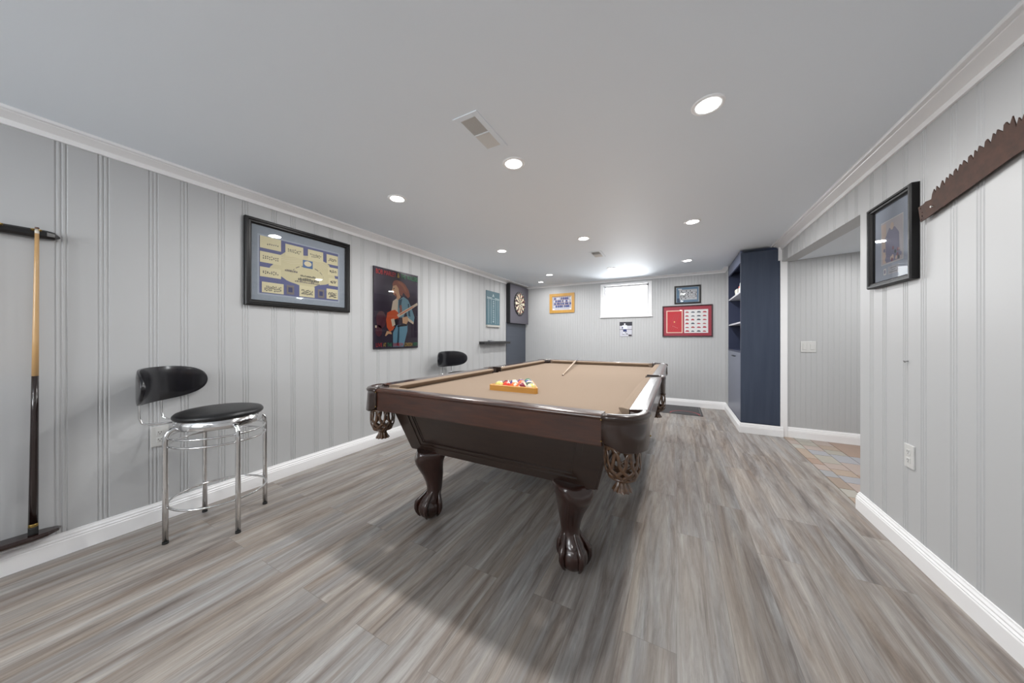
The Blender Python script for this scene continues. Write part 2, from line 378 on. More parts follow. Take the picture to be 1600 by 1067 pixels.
# small window in the back wall
mb = MB(); c = .052
for a0, a1, b0, b1 in ((WINX0 - c, WINX0, WINZ0 - c, WINZ1 + .03), (WINX1, WINX1 + c, WINZ0 - c, WINZ1 + .03), (WINX0, WINX1, WINZ0 - c, WINZ0), (WINX0, WINX1, WINZ1, WINZ1 + .03)):
    mb.box((a0, YB - .014, b0), (a1, YB, b1))
mb.box((WINX0 - c - .008, YB - .03, WINZ0 - c - .006), (WINX1 + c + .008, YB, WINZ0 - c + .008))
win = struct(mb, 'window_1', TRIM, bevel=.002)
mb = MB(); y0, y1 = YB + .10, YB + .135
for a0, a1, b0, b1 in ((WINX0, WINX0 + .012, WINZ0, WINZ1), (WINX1 - .03, WINX1, WINZ0, WINZ1), (WINX0, WINX1, WINZ0, WINZ0 + .012), (WINX0, WINX1, WINZ1 - .02, WINZ1)):
    mb.box((a0, y0, b0), (a1, y1, b1))
mb.build('window_frame', TRIM, win)
mb = MB(); mb.box((WINX0 + .03, YB + .117, WINZ0 + .03), (WINX1 - .03, YB + .12, WINZ1 - .03)); mb.build('glass', GLASS, win)

# ------------------------------------------------------------------ ceiling fittings
EMIT = mat('lamp_diffuser', (1, 1, 1, 1), 0.5, emit=14.0)
mb = MB(); mb.lathe([(.048, -.001), (.062, -.001), (.064, .004), (.060, .007), (.050, .006), (.048, .003)], mi=0, caps=False)
def recessed(loc, label, proto=None):
    if proto: return dup(proto, loc, label)
    t = thing('recessed_light', label, 'ceiling light', loc, 'recessed ceiling lights')
    m = MB(); m.lathe([(.049, .0), (.049, -.005), (.060, -.006), (.066, -.003), (.067, 0.0)], n=32, caps=False); m.build('trim_ring', TRIM, t, local=True)
    m = MB(); m.lathe([(.0495, -.0035), (.0495, -.0005)], n=32, smooth=False); m.build('diffuser', EMIT, t, local=True)
    l = area_light('lamp', (0, 0, -.012), (0, 0, 0), .1, .1, LAMP_W, (1, .99, .975), 'DISK'); l.parent = t
    return t
lx, ly = (.124, -.866, -1.857), (1.644, 3.221, 4.793)
lab = {(0, 0): 'largest round recessed ceiling light, at upper right above the right rail of the pool table',
       (1, 0): 'round recessed ceiling light beside the long rectangular ceiling vent',
       (2, 0): 'round recessed ceiling light nearest the big dark framed picture on the left wall',
       (0, 1): 'round recessed ceiling light above the far right of the pool table, middle row',
       (1, 1): 'round recessed ceiling light in the centre, just in front of the small ceiling vent',
       (2, 1): 'round recessed ceiling light in the middle row nearest the left wall',
       (0, 2): 'round recessed ceiling light in the far row, above the blue framed team photo',
       (1, 2): 'faint round recessed ceiling light washed out in front of the small window',
       (2, 2): 'round recessed ceiling light in the far row above the gold framed photo'}
proto = None
for (i, j), tx in lab.items():
    r = recessed((lx[i], ly[j], ZC), tx, proto); proto = proto or r
dl = recessed((-2.237, 5.33, ZC), 'small round recessed ceiling light close in front of the dartboard cabinet', proto)
for ch in dl.children:
    if ch.type == 'LIGHT': ch.data = ch.data.copy(); ch.data.energy = LAMP_W * .3
dl.scale = (.8, .8, 1)
for i in range(3):  # unseen row of downlights added as fill
    for j, yy in enumerate((-1.5,)):
        recessed((lx[i], yy, ZC), 'unseen fill light added behind the camera, the %s of the row' % ('right', 'middle', 'left')[i], proto)
recessed((1.75, 3.75, 1.985), 'unseen fill light added in the hall, just behind the right wall corner', proto)  # hidden downlight added to brighten the hall

def vent(x0, x1, y0, y1, label, two):
    t = thing('ceiling_vent', label, 'air vent', ((x0 + x1) / 2, (y0 + y1) / 2, ZC), 'ceiling vents'); e = .028
    m = MB()
    m.box((x0 - e, y0 - e, ZC - .004), (x0, y1 + e, ZC)); m.box((x1, y0 - e, ZC - .004), (x1 + e, y1 + e, ZC)); m.box((x0, y0 - e, ZC - .004), (x1, y0, ZC)); m.box((x0, y1, ZC - .004), (x1, y1 + e, ZC))
    if two: m.box((x0, (y0 + y1) / 2 - .004, ZC - .005), (x1, (y0 + y1) / 2 + .004, ZC))
    m.build('frame', CEIL, t, bevel=.001)
    m = MB(); m.box((x0, y0, ZC - .0008), (x1, y1, ZC - .0002)); m.build('backing', flat('vent_shadow', 190, 190, 190), t)
    m = MB(); n = int((y1 - y0) / .0085)
    for i in range(n):
        y = y0 + (i + .5) * (y1 - y0) / n
        dy = .0044 if y < (y0 + y1) / 2 else -.0044
        m.quad([(x0, y - dy, ZC - .0042), (x1, y - dy, ZC - .0042), (x1, y + dy, ZC - .0026), (x0, y + dy, ZC - .0026)])
    m.build('louvres', GRILLE, t)
vent(-.925, -.842, 1.205, 1.445, 'long pale rectangular ceiling vent in the near ceiling, grille in two halves', True)
vent(-.930, -.832, 3.79, 4.03, 'small dark-looking ceiling vent far off, before the back window', False)

# ------------------------------------------------------------------ wall plates
def plate(name, fn, s0, s1, z0, z1, label, cat, kind):
    t = thing(name, label, cat, fn((s0 + s1) / 2, (z0 + z1) / 2, 0))
    m = MB(); a = fn(s0, z0, 0); b = fn(s1, z1, .007); m.box(a, b); m.build('cover_plate', PLATE, t, bevel=.002)
    if kind == 'outlet':
        sc, zc = (s0 + s1) / 2, (z0 + z1) / 2
        for dz in (-.021, .021):
            m = MB(); m.box(fn(sc - .015, zc + dz - .014, .006), fn(sc + .015, zc + dz + .014, .009)); o = m.build('socket', PLATE, t, bevel=.002)
            for ds, w_, za_, zb_ in ((-.006, .001, -.001, .008), (.006, .001, -.001, .008), (0, .002, -.009, -.005)):
                m = MB(); m.box(fn(sc + ds - w_, zc + dz + za_, .008), fn(sc + ds + w_, zc + dz + zb_, .0095)); m.build('slot', DARK, o)
    if kind == 'switch':
        n = 2; w = (s1 - s0)
        for i in range(n):
            sc = s0 + w * (i + .5) / n; zc = (z0 + z1) / 2
            m = MB(); m.box(fn(sc - .017, zc - .033, .006), fn(sc + .017, zc + .033, .0075)); m.box(fn(sc - .015, zc - .031, .007), fn(sc + .015, zc + .031, .012)); m.build('rocker', PLATE, t, bevel=.002)
plate('light_switch', H_, 1.202, 1.328, .95, 1.068, 'white double rocker light switch on the hall wall', 'light switch', 'switch')
plate('wall_outlet', R_, 2.282, 2.352, .448, .565, 'white wall outlet low on the right wall below the framed picture', 'outlet', 'outlet')
plate('wall_outlet', L_, .606, .680, .452, .572, 'white wall plate on the left wall half hidden behind the near bar stool', 'outlet', 'outlet')

# ------------------------------------------------------------------ pictures
def art_text(mb, txt, fn, s0, s1, z0, z1, n, mi, flip=False):
    cu = bpy.data.curves.new('t', 'FONT'); cu.body = txt; o = bpy.data.objects.new('t', cu); COL.objects.link(o)
    me = bpy.data.meshes.new_from_object(o.evaluated_get(bpy.context.evaluated_depsgraph_get()))
    xs = [v.co.x for v in me.vertices]; ys = [v.co.y for v in me.vertices]
    ax, bx, ay, by = min(xs), max(xs), min(ys), max(ys)
    mb.add([fn(s0 + (v.co.x - ax) / (bx - ax) * (s1 - s0), z0 + (v.co.y - ay) / (by - ay) * (z1 - z0), n) for v in me.vertices], [tuple(p.vertices) for p in me.polygons], mi)
    bpy.data.objects.remove(o); bpy.data.curves.remove(cu); bpy.data.meshes.remove(me)

def rect(mb, fn, s0, s1, z0, z1, n, mi): mb.quad([fn(s0, z0, n), fn(s1, z0, n), fn(s1, z1, n), fn(s0, z1, n)], mi)
def poly(mb, fn, pts, n, mi):
    tr = tessellate_polygon([[Vector((a, b, 0)) for a, b in pts]]); mb.add([fn(a, b, n) for a, b in pts], [tuple(t) for t in tr], mi)
def ell(mb, fn, s, z, rs, rz, n, mi, k=20): mb.quad([fn(s + rs * math.cos(2 * PI * i / k), z + rz * math.sin(2 * PI * i / k), n) for i in range(k)], mi)

def frame(fn, s0, s1, z0, z1, w, d, mt, parent, steps=True):
    prof = [(0, 0), (0, d * .8), (w * .15, d), (w * .45, d), (w * .55, d * .8), (w * .8, d * .78), (w, d * .55), (w, 0)] if steps else [(0, 0), (0, d), (w, d), (w, 0)]
    m = MB(); cs = [(s0, z0, 1, 1), (s1, z0, -1, 1), (s1, z1, -1, -1), (s0, z1, 1, -1)]
    m.rings([[fn(s + ds * o, z + dz * o, n) for o, n in prof] for s, z, ds, dz in cs], 0, False, False, True)
    return m.build('frame', mt, parent)

def picture(name, fn, s0, s1, z0, z1, w, d, mt, label, cat, artf, mats, glass=True, steps=True, board=None):
    t = thing(name, label, cat, fn((s0 + s1) / 2, (z0 + z1) / 2, 0))
    frame(fn, s0, s1, z0, z1, w, d, mt, t, steps)
    i = w * .9
    if board:
        m = MB(); m.box(fn(s0 + i, z0 + i, 0), fn(s1 - i, z1 - i, d * .25)); m.build('mat_board', board, t)
    m = MB(); artf(m, fn, d * .25 + .0006); m.build('print', mats, t, fixn=False)
    if glass:
        m = MB(); rect(m, fn, s0 + i, s1 - i, z0 + i, z1 - i, d * .5, 0); m.build('glass', GLASS, t)
    return t

# large dark framed arena picture on the left wall
cm = [flat('arena_blue', 78, 82, 124), flat('arena_cream', 188, 180, 144), flat('photo_cream', 198, 190, 154), flat('figure_dark', 74, 72, 66), flat('arena_line', 105, 98, 96), flat('banner_blue', 64, 96, 140), flat('mat_edge', 150, 158, 172), flat('photo_pale', 200, 190, 160), flat('emblem_navy', 40, 45, 90)]
def art1(m, fn, n):
    s0, s1, z0, z1 = 1.145, 1.752, 1.442, 1.872; W = s1 - s0; H = z1 - z0
    U = lambda u: s0 + u * W
    V = lambda v: z1 - v * H
    rect(m, fn, s0 - .012, s1 + .012, z0 - .012, z1 + .012, n, 6); rect(m, fn, s0, s1, z0, z1, n + .0005, 0)
    pts = []
    for i in range(40):
        a = 2 * PI * i / 40; k = 1 + .06 * math.sin(5 * a) + .04 * math.sin(9 * a + 1)
        pts.append((U(.53 + .40 * k * math.cos(a)), V(.47 + .31 * k * math.sin(a))))
    poly(m, fn, pts, n + .001, 1)
    for k in range(5):
        aa = [(.53 + (.36 - k * .035) * math.cos(t), .43 - (.20 - k * .03) * math.sin(t)) for t in [PI * (.15 + .7 * q / 16) for q in range(17)]]
        for (a, b), (c2, d2) in zip(aa[:-1], aa[1:]): poly(m, fn, [(U(a), V(b)), (U(c2), V(d2)), (U(c2), V(d2 + .008)), (U(a), V(b + .008))], n + .0014, 7)
    aa = [(.57 + .21 * math.cos(t), .58 - .20 * math.sin(t)) for t in [PI * q / 22 for q in range(23)]]
    for q, ((a, b), (c2, d2)) in enumerate(zip(aa[:-1], aa[1:])):
        if q % 3 < 2: poly(m, fn, [(U(a), V(b)), (U(c2), V(d2)), (U(c2), V(d2 + .016)), (U(a), V(b + .016))], n + .0018, 4)
    rect(m, fn, U(.50), U(.63), V(.42), V(.27), n + .002, 5); ell(m, fn, U(.565), V(.335), .03, .022, n + .0024, 7)
    rng = random.Random(3)
    for a, b, w_ in ((.47, .58, .19), (.44, .64, .26), (.28, .53, .14), (.40, .70, .32)):
        k = a
        while k < a + w_:
            l = rng.uniform(.008, .02); rect(m, fn, U(k), U(k + l), V(b + .018 + (.02 if a == .44 else 0)), V(b - rng.uniform(0, .02)), n + .002, 3 if a > .41 else 4); k += l + .006
    # the small team photographs around the arena
    ph = [(0, .0, .24, .21), (.28, .04, .51, .26), (.56, .04, .78, .25), (.82, .05, 1, .25), (0, .27, .24, .46), (.84, .31, 1, .47), (0, .54, .24, .71), (.85, .53, 1, .69), (.02, .80, .27, .985), (.45, .77, .66, .985), (.82, .76, 1, .97)]
    for qi, (a, b, c2, d2) in enumerate(ph):
        rect(m, fn, U(a + .005), U(c2 - .005), V(d2), V(b), n + .0022, 2)
        for row in range(3 if qi > 7 else 2):
            for q in range(11 if qi > 7 else 8):
                if qi in (0,) and row == 0: continue
                uu = a + .03 + (c2 - a - .06) * (q + .5) / (11 if qi > 7 else 8); vv = b + (d2 - b) * (.42 + .17 * row) + rng.uniform(-.01, .01)
                if rng.random() < .85: ell(m, fn, U(uu), V(vv), .0042, .0062, n + .0026, 3 if rng.random() < .6 else 4, 6)
    for a in (.30, .70): rect(m, fn, U(a), U(a + .09), V(.97), V(.80), n + .0022, 4); rect(m, fn, U(a + .02), U(a + .07), V(.93), V(.84), n + .0026, 8)
picture('framed_picture', L_, 1.052, 1.858, 1.345, 1.988, .042, .034, FRAMEB, 'large black framed picture of an arena ringed by small team photos, on the left wall', 'picture', art1, cm,
        board=mat('grey_mat', s2l(128, 138, 148), .8, noise=((60, 60, 60), .6, s2l(142, 150, 160))))

# concert poster
pm = dict(bg=flat('poster_night', 68, 58, 74, .25), hair=flat('hair_auburn', 165, 98, 80, .3), skin=flat('skin_print', 232, 185, 145, .3), cream=flat('print_cream', 240, 222, 200, .3), denim=flat('denim_light', 130, 172, 190, .3), jeans=flat('jeans_blue', 120, 170, 196, .3),
          orange=flat('guitar_orange', 232, 104, 58, .3), black=flat('print_black', 34, 24, 30, .3), red=flat('lettering_red', 232, 66, 68, .3), green=flat('lettering_green', 62, 168, 110, .3), gold=flat('lettering_gold', 236, 196, 84, .3), haze=flat('red_haze', 98, 50, 64, .3),
          dk=flat('denim_shadow_print', 58, 88, 108, .3), hl=flat('hair_light', 188, 122, 92, .3))
pk = list(pm)
PP = [('hair', [(2.364, 1.695), (2.382, 1.732), (2.422, 1.749), (2.49, 1.744), (2.545, 1.715), (2.596, 1.656), (2.615, 1.591), (2.588, 1.566), (2.545, 1.594), (2.517, 1.623), (2.496, 1.577), (2.469, 1.595), (2.449, 1.657), (2.415, 1.689), (2.369, 1.675)]),
    ('hl', [(2.44, 1.74), (2.50, 1.725), (2.55, 1.68), (2.57, 1.62), (2.54, 1.64), (2.50, 1.69), (2.44, 1.72)]),
    ('skin', [(2.369, 1.675), (2.415, 1.693), (2.449, 1.657), (2.458, 1.61), (2.479, 1.564), (2.429, 1.515), (2.415, 1.578), (2.382, 1.579), (2.367, 1.614), (2.353, 1.622), (2.364, 1.645)]),
    ('black', [(2.372, 1.648), (2.392, 1.655), (2.392, 1.645), (2.374, 1.641)]),
    ('hair', [(2.382, 1.592), (2.41, 1.60), (2.43, 1.56), (2.40, 1.57)]),
    ('cream', [(2.369, 1.509), (2.422, 1.547), (2.449, 1.517), (2.449, 1.389), (2.382, 1.373), (2.346, 1.402)]),
    ('denim', [(2.442, 1.527), (2.517, 1.574), (2.588, 1.543), (2.647, 1.437), (2.685, 1.349), (2.67, 1.28), (2.647, 1.291), (2.617, 1.323), (2.574, 1.343), (2.553, 1.429), (2.517, 1.339), (2.449, 1.335), (2.435, 1.42)]),
    ('dk', [(2.45, 1.53), (2.50, 1.55), (2.48, 1.46), (2.45, 1.44)]), ('hair', [(2.46, 1.47), (2.49, 1.48), (2.50, 1.37), (2.465, 1.37)]), ('dk', [(2.58, 1.50), (2.60, 1.50), (2.62, 1.35), (2.59, 1.36)]),
    ('jeans', [(2.369, 1.162), (2.422, 1.248), (2.574, 1.26), (2.574, 1.188), (2.517, 1.008), (2.369, 1.008)]),
    ('dk', [(2.44, 1.23), (2.46, 1.23), (2.45, 1.02), (2.42, 1.02)]), ('black', [(2.43, 1.245), (2.57, 1.265), (2.57, 1.245), (2.43, 1.228)]),
    ('orange', [(2.293, 1.377), (2.344, 1.402), (2.395, 1.417), (2.442, 1.388), (2.449, 1.335), (2.422, 1.27), (2.369, 1.194), (2.325, 1.172), (2.287, 1.222), (2.278, 1.304)]),
    ('black', [(2.382, 1.305), (2.442, 1.329), (2.422, 1.248), (2.382, 1.226)]), ('cream', [(2.34, 1.31), (2.385, 1.32), (2.40, 1.25), (2.36, 1.23)]),
    ('cream', [(2.422, 1.363), (2.723, 1.526), (2.732, 1.499), (2.442, 1.333)]), ('orange', [(2.46, 1.372), (2.66, 1.478), (2.663, 1.470), (2.464, 1.362)]),
    ('skin', [(2.496, 1.338), (2.574, 1.354), (2.596, 1.322), (2.56, 1.264), (2.503, 1.273)]), ('cream', [(2.574, 1.343), (2.67, 1.292), (2.662, 1.266), (2.588, 1.299)]),
    ('skin', [(2.262, 1.13), (2.287, 1.181), (2.344, 1.172), (2.35, 1.146), (2.306, 1.151), (2.275, 1.125)]), ('cream', [(2.140, 1.235), (2.159, 1.236), (2.159, 1.21), (2.140, 1.21)])]
t = thing('concert_poster', 'dark glossy concert poster of a long-haired guitarist in denim, on the left wall', 'poster', (XL, 2.435, 1.42))
m = MB(); m.box((XL + .003, 2.125, .99), (XL + .012, 2.742, 1.85)); m.build('poster_board', mat('board_edge', s2l(40, 36, 42), .4), t)
m = MB(); nn = .0125
rect(m, L_, 2.128, 2.739, .993, 1.847, nn, pk.index('bg'))
for a, b, r in ((2.22, 1.30, .09), (2.19, 1.18, .06)): ell(m, L_, a, b, r * .7, r, nn + .0004, pk.index('haze'))
for i, (c, p) in enumerate(PP): poly(m, L_, p, nn + .0008 + i * .00025, pk.index(c))
n2 = nn + .008
for tx, a, b, z0, z1, c in (('BOB MARLEY', 2.150, 2.405, 1.775, 1.825, 'red'), ('&', 2.425, 2.455, 1.775, 1.825, 'gold'), ('THE WAILERS', 2.475, 2.725, 1.775, 1.825, 'green'),
                            ('LIVE', 2.15, 2.225, 1.012, 1.052, 'red'), ('AT', 2.24, 2.275, 1.012, 1.052, 'gold'), ('THE', 2.29, 2.35, 1.012, 1.052, 'green'), ('RAINBOW', 2.37, 2.51, 1.012, 1.052, 'red'), ('LONDON', 2.53, 2.645, 1.012, 1.052, 'gold'), ('1977', 2.66, 2.725, 1.012, 1.052, 'green')):
    art_text(m, tx, L_, a, b, z0, z1, n2, pk.index(c))
m.build('print', [pm[k] for k in pk], t, fixn=False)
m = MB(); rect(m, L_, 2.126, 2.741, .991, 1.849, nn + .0095, 0); m.build('glossy_film', GLASS, t)

# hand-ruled score board
t = thing('score_board', 'blue-green dart score board with white ruled columns, left of the dartboard', 'score board', (XL, 4.47, 1.59))
m = MB(); m.box((XL, 4.258, 1.325), (XL + .012, 4.685, 1.893)); m.build('board', mat('teal_board', s2l(72, 104, 116), .45, noise=((4, 4, 4), .7, s2l(90, 120, 130))), t, bevel=.002)
m = MB(); m.box((XL, 4.262, 1.292), (XL + .03, 4.682, 1.325)); m.build('tray', mat('tray_grey', s2l(186, 184, 178), .5), t, bevel=.002)
m = MB(); nn = .0128
for s in (4.32, 4.40, 4.54, 4.62): rect(m, L_, s, s + .005, 1.35, 1.76, nn, 0)
rect(m, L_, 4.275, 4.668, 1.762, 1.767, nn, 0); rect(m, L_, 4.275, 4.43, 1.78, 1.786, nn, 0); rect(m, L_, 4.52, 4.668, 1.78, 1.786, nn, 0)
art_text(m, 'A', L_, 4.44, 4.50, 1.80, 1.85, nn, 0)
for i, tx in enumerate(('20', '19', '18', '17', '16', '15', '14', '13', '12', 'B')): art_text(m, tx, L_, 4.455, 4.495, 1.715 - i * .038, 1.74 - i * .038, nn, 0)
m.build('ruling', flat('chalk_white', 214, 226, 228), t, fixn=False)

# narrow black shelf
t = thing('wall_shelf', 'narrow black floating shelf on the left wall below the score board', 'shelf', (XL, 4.5, 1.02))
m = MB(); m.box((XL, 4.06, 1.008), (XL + .105, 4.91, 1.045)); m.build('shelf_board', BLACKW, t, bevel=.002)
m = MB(); m.box((XL, 4.06, 1.045), (XL + .008, 4.91, 1.053)); m.build('back_lip', BLACKW, t)
m = MB(); m.box((XL + .03, 4.27, 1.0452), (XL + .075, 4.40, 1.062)); m.box((XL + .03, 4.27, 1.062), (XL + .075, 4.33, 1.070)); tag(m.build('eraser', mat('eraser_grey', s2l(120, 122, 126), .6), origin=(XL + .05, 4.33, 1.0452), bevel=.003), 'small grey eraser lying on the black wall shelf', 'eraser')

# charcoal panel on the wall and the dartboard hung before it
m = MB(); m.box((XL, 4.93, .115), (XL + .014, YB - .03, 1.40)); tag(m.build('wall_protector', PANELG, origin=(XL, 5.33, .115)), 'tall dark charcoal wall panel below the dartboard', 'panel')
DBX = XL + .085
t = thing('dartboard', 'round dartboard on a square charcoal backing box in the far left corner', 'dartboard', (XL, 5.31, 1.74))
m = MB(); m.box((XL, 4.935, 1.39), (DBX - .006, 5.70, 2.112)); m.build('cabinet_box', BLACKM, t, bevel=.01)
m = MB(); m.box((DBX - .006, 4.945, 1.385), (DBX, 5.705, 2.105)); m.build('surround', FELTB, t, bevel=.003)
cy, cz = 5.31, 1.765
dm = [flat('dart_cream', 235, 222, 196), flat('dart_black', 30, 30, 32), flat('dart_red', 205, 60, 52), flat('dart_green', 40, 110, 70), flat('dart_number', 225, 222, 215)]
m = MB(); k = 40
def disc_ring(m, r0, r1, a0, a1, n, mi, kk=3):
    for q in range(kk):
        b0 = a0 + (a1 - a0) * q / kk; b1 = a0 + (a1 - a0) * (q + 1) / kk
        P_ = lambda r, a: (DBX + n, cy + r * math.sin(a), cz + r * math.cos(a))
        m.quad([P_(r0, b0), P_(r0, b1), P_(r1, b1), P_(r1, b0)], mi)
S_ = 1.12
rg = [[(DBX + d, cy + .2255 * math.sin(2 * PI * i / 48), cz + .2255 * math.cos(2 * PI * i / 48)) for i in range(48)] for d in (0, .014)]
m.rings(rg, 1, False, True)
for i in range(20):
    a0 = (i - .5) * 2 * PI / 20; a1 = (i + .5) * 2 * PI / 20; dark = i % 2 == 0
    for r0, r1, kind in ((.016, .099, 's'), (.099, .107, 'r'), (.107, .162, 's'), (.162, .170, 'r')):
        disc_ring(m, r0 * S_, r1 * S_, a0, a1, .0145, (1 if dark else 0) if kind == 's' else (2 if dark else 3))
disc_ring(m, .0, .007 * S_, 0, 2 * PI, .0146, 2, 20); disc_ring(m, .007 * S_, .016 * S_, 0, 2 * PI, .0146, 3, 20)
for i, nb in enumerate((20, 1, 18, 4, 13, 6, 10, 15, 2, 17, 3, 19, 7, 16, 8, 11, 14, 9, 12, 5)):
    a = i * 2 * PI / 20; yy = cy + .207 * math.sin(a); zz = cz + .207 * math.cos(a); w = .007 if nb < 10 else .014
    art_text(m, str(nb), L_, yy - w, yy + w, zz - .011, zz + .011, DBX - XL + .015, 4)
m.build('target_face', dm, t)
m = MB()
for r in (.107, .170): m.tube([(DBX + .016, cy + r * S_ * math.sin(2 * PI * i / 40), cz + r * S_ * math.cos(2 * PI * i / 40)) for i in range(40)], .0012, 5, closed=True)
for i in range(20):
    a = (i + .5) * 2 * PI / 20; m.tube([(DBX + .0155, cy + .018 * math.sin(a), cz + .018 * math.cos(a)), (DBX + .0155, cy + .19 * math.sin(a), cz + .19 * math.cos(a))], .0008, 4)
m.build('wires', CHROME, t)

# back wall pictures
def crowd(m, fn, s0, s1, z0, z1, rows, cols, n, cols_m, rng, rx=.010, rz=.014, jit=.004):
    for r in range(rows):
        for c in range(cols):
            s = s0 + (s1 - s0) * (c + .5 + (.25 if r % 2 else -.25)) / cols; z = z0 + (z1 - z0) * (r + .5) / rows
            ell(m, fn, s + rng.uniform(-jit, jit), z, rx, rz, n + r * .0002, rng.choice(cols_m), 8)
            ell(m, fn, s, z + rz * 1.3, rx * .55, rz * .5, n + .002, 2, 6)
gm = [flat('photo_white', 232, 232, 236), flat('jersey_blue', 62, 76, 138), flat('skin_dots', 190, 150, 130), flat('jersey_white', 205, 210, 222), flat('ice_grey', 168, 172, 190), flat('print_grey', 90, 95, 130)]
def art_gold(m, fn, n):
    rect(m, fn, -2.175, -1.77, 1.65, 1.93, n, 0); rect(m, fn, -2.16, -1.79, 1.69, 1.915, n + .0005, 4); rng = random.Random(5)
    crowd(m, fn, -2.14, -1.80, 1.70, 1.90, 4, 8, n + .001, [1, 1, 3, 5], rng, .018, .024, .01)
    rect(m, fn, -2.12, -1.82, 1.668, 1.676, n + .001, 1)
picture('framed_photo', B_, -2.222, -1.720, 1.598, 1.975, .055, .02, mat('gold_oak', s2l(206, 160, 82), .4, noise=((30, 30, 5), .6, s2l(190, 140, 62))), 'gold oak framed team photo on the back wall, left of the window', 'picture', art_gold, gm, steps=False)
hm = [flat('crowd_dark', 48, 48, 58), flat('ice_white', 200, 200, 210), flat('jersey_pale', 225, 228, 236), flat('shorts_blue', 40, 54, 110), flat('helmet_white', 235, 235, 240), flat('label_dark', 60, 52, 56)]
t = thing('player_photo', 'small unframed photo of a hockey player in white and blue, under the window', 'photograph', (-.794, YB, 1.26))
m = MB(); m.box((-.898, YB - .006, 1.135), (-.690, YB, 1.392)); m.build('backing_board', BLACKM, t)
m = MB(); n = .0065
rect(m, B_, -.896, -.692, 1.137, 1.39, n, 1); rect(m, B_, -.896, -.692, 1.325, 1.39, n + .0004, 0); rect(m, B_, -.896, -.692, 1.255, 1.262, n + .0004, 0)
poly(m, B_, [(-.85, 1.335), (-.775, 1.335), (-.765, 1.27), (-.79, 1.255), (-.835, 1.255), (-.862, 1.28)], n + .0008, 2)
poly(m, B_, [(-.838, 1.265), (-.782, 1.265), (-.778, 1.215), (-.80, 1.22), (-.808, 1.235), (-.82, 1.215), (-.838, 1.222)], n + .0012, 3); poly(m, B_, [(-.86, 1.30), (-.845, 1.31), (-.84, 1.28), (-.86, 1.275)], n + .0012, 3)
poly(m, B_, [(-.835, 1.22), (-.812, 1.22), (-.818, 1.18), (-.84, 1.18)], n + .001, 2); poly(m, B_, [(-.80, 1.22), (-.78, 1.215), (-.772, 1.18), (-.79, 1.18)], n + .001, 2)
poly(m, B_, [(-.85, 1.18), (-.815, 1.18), (-.815, 1.172), (-.855, 1.172)], n + .001, 0); poly(m, B_, [(-.795, 1.18), (-.76, 1.18), (-.76, 1.172), (-.795, 1.172)], n + .001, 0)
ell(m, B_, -.812, 1.352, .013, .016, n + .0012, 4); poly(m, B_, [(-.86, 1.27), (-.855, 1.275), (-.755, 1.17), (-.76, 1.165)], n + .0014, 0)
rect(m, B_, -.75, -.697, 1.142, 1.170, n + .001, 5); m.build('print', hm, t, fixn=False)

bm_ = [flat('mat_blue', 106, 140, 170), flat('photo_base', 196, 200, 206), flat('skin_dots2', 176, 150, 140), flat('suit_dark', 62, 66, 78), flat('emblem_dark', 44, 66, 96), flat('jersey_lt', 228, 230, 235)]
def art_blue(m, fn, n):
    rect(m, fn, -.005, .305, 1.69, 1.93, n, 0); rect(m, fn, .035, .285, 1.725, 1.895, n + .0005, 1); rng = random.Random(8)
    crowd(m, fn, .045, .278, 1.735, 1.885, 5, 13, n + .001, [3, 5, 5, 1], rng, .007, .010, .001)
    rect(m, fn, .005, .04, 1.695, 1.755, n + .001, 4); rect(m, fn, .02, .07, 1.89, 1.91, n + .001, 5)
picture('framed_photo', B_, -.036, .338, 1.664, 1.958, .022, .022, FRAMEB, 'small black framed blue team photo on the back wall, upper of the two right pictures', 'picture', art_blue, bm_)

rm = [flat('mat_crimson', 158, 44, 62), flat('cream_line', 228, 196, 178), flat('red_field', 190, 36, 48), flat('card_white', 226, 226, 226), flat('car_red', 176, 48, 66), flat('car_dark', 76, 84, 96), flat('gold_dot', 232, 176, 120), flat('red_lines', 170, 70, 74)]
def art_red(m, fn, n):
    rect(m, fn, -.195, .480, 1.145, 1.62, n, 0)
    rect(m, fn, -.155, .082, 1.190, 1.560, n + .0004, 1); rect(m, fn, -.140, .068, 1.204, 1.546, n + .0008, 2)
    for a in (-.125, -.095, -.065): poly(m, fn, [(a, 1.22), (a + .004, 1.22), (a + .10, 1.50), (a + .096, 1.50)], n + .0012, 7)
    ell(m, fn, -.036, 1.372, .011, .013, n + .0014, 6, 8); rng = random.Random(2)
    for i in range(4): rect(m, fn, -.06 + i * .02, -.05 + i * .02, 1.30 - i * .01, 1.304 - i * .01, n + .0012, 1)
    rect(m, fn, .105, .435, 1.190, 1.565, n + .0004, 3)
    for r in range(6):
        for c in range(4):
            x0 = .118 + c * .08; z0 = 1.202 + r * .061; w = .058 + rng.uniform(-.008, .004); h = .026 + rng.uniform(-.003, .008)
            poly(m, fn, [(x0, z0 + .008), (x0 + .006, z0 + h * .6), (x0 + w * .3, z0 + h), (x0 + w * .75, z0 + h * .9), (x0 + w, z0 + h * .4), (x0 + w * .9, z0 + .006)], n + .0008, rng.choice([4, 5, 5, 4, 7]))
picture('framed_print', B_, -.212, .496, 1.128, 1.638, .018, .022, mat('dark_red_frame', s2l(58, 18, 28), .35, coat=.3), 'wide red framed collage of small car pictures, lower right on the back wall', 'picture', art_red, rm)

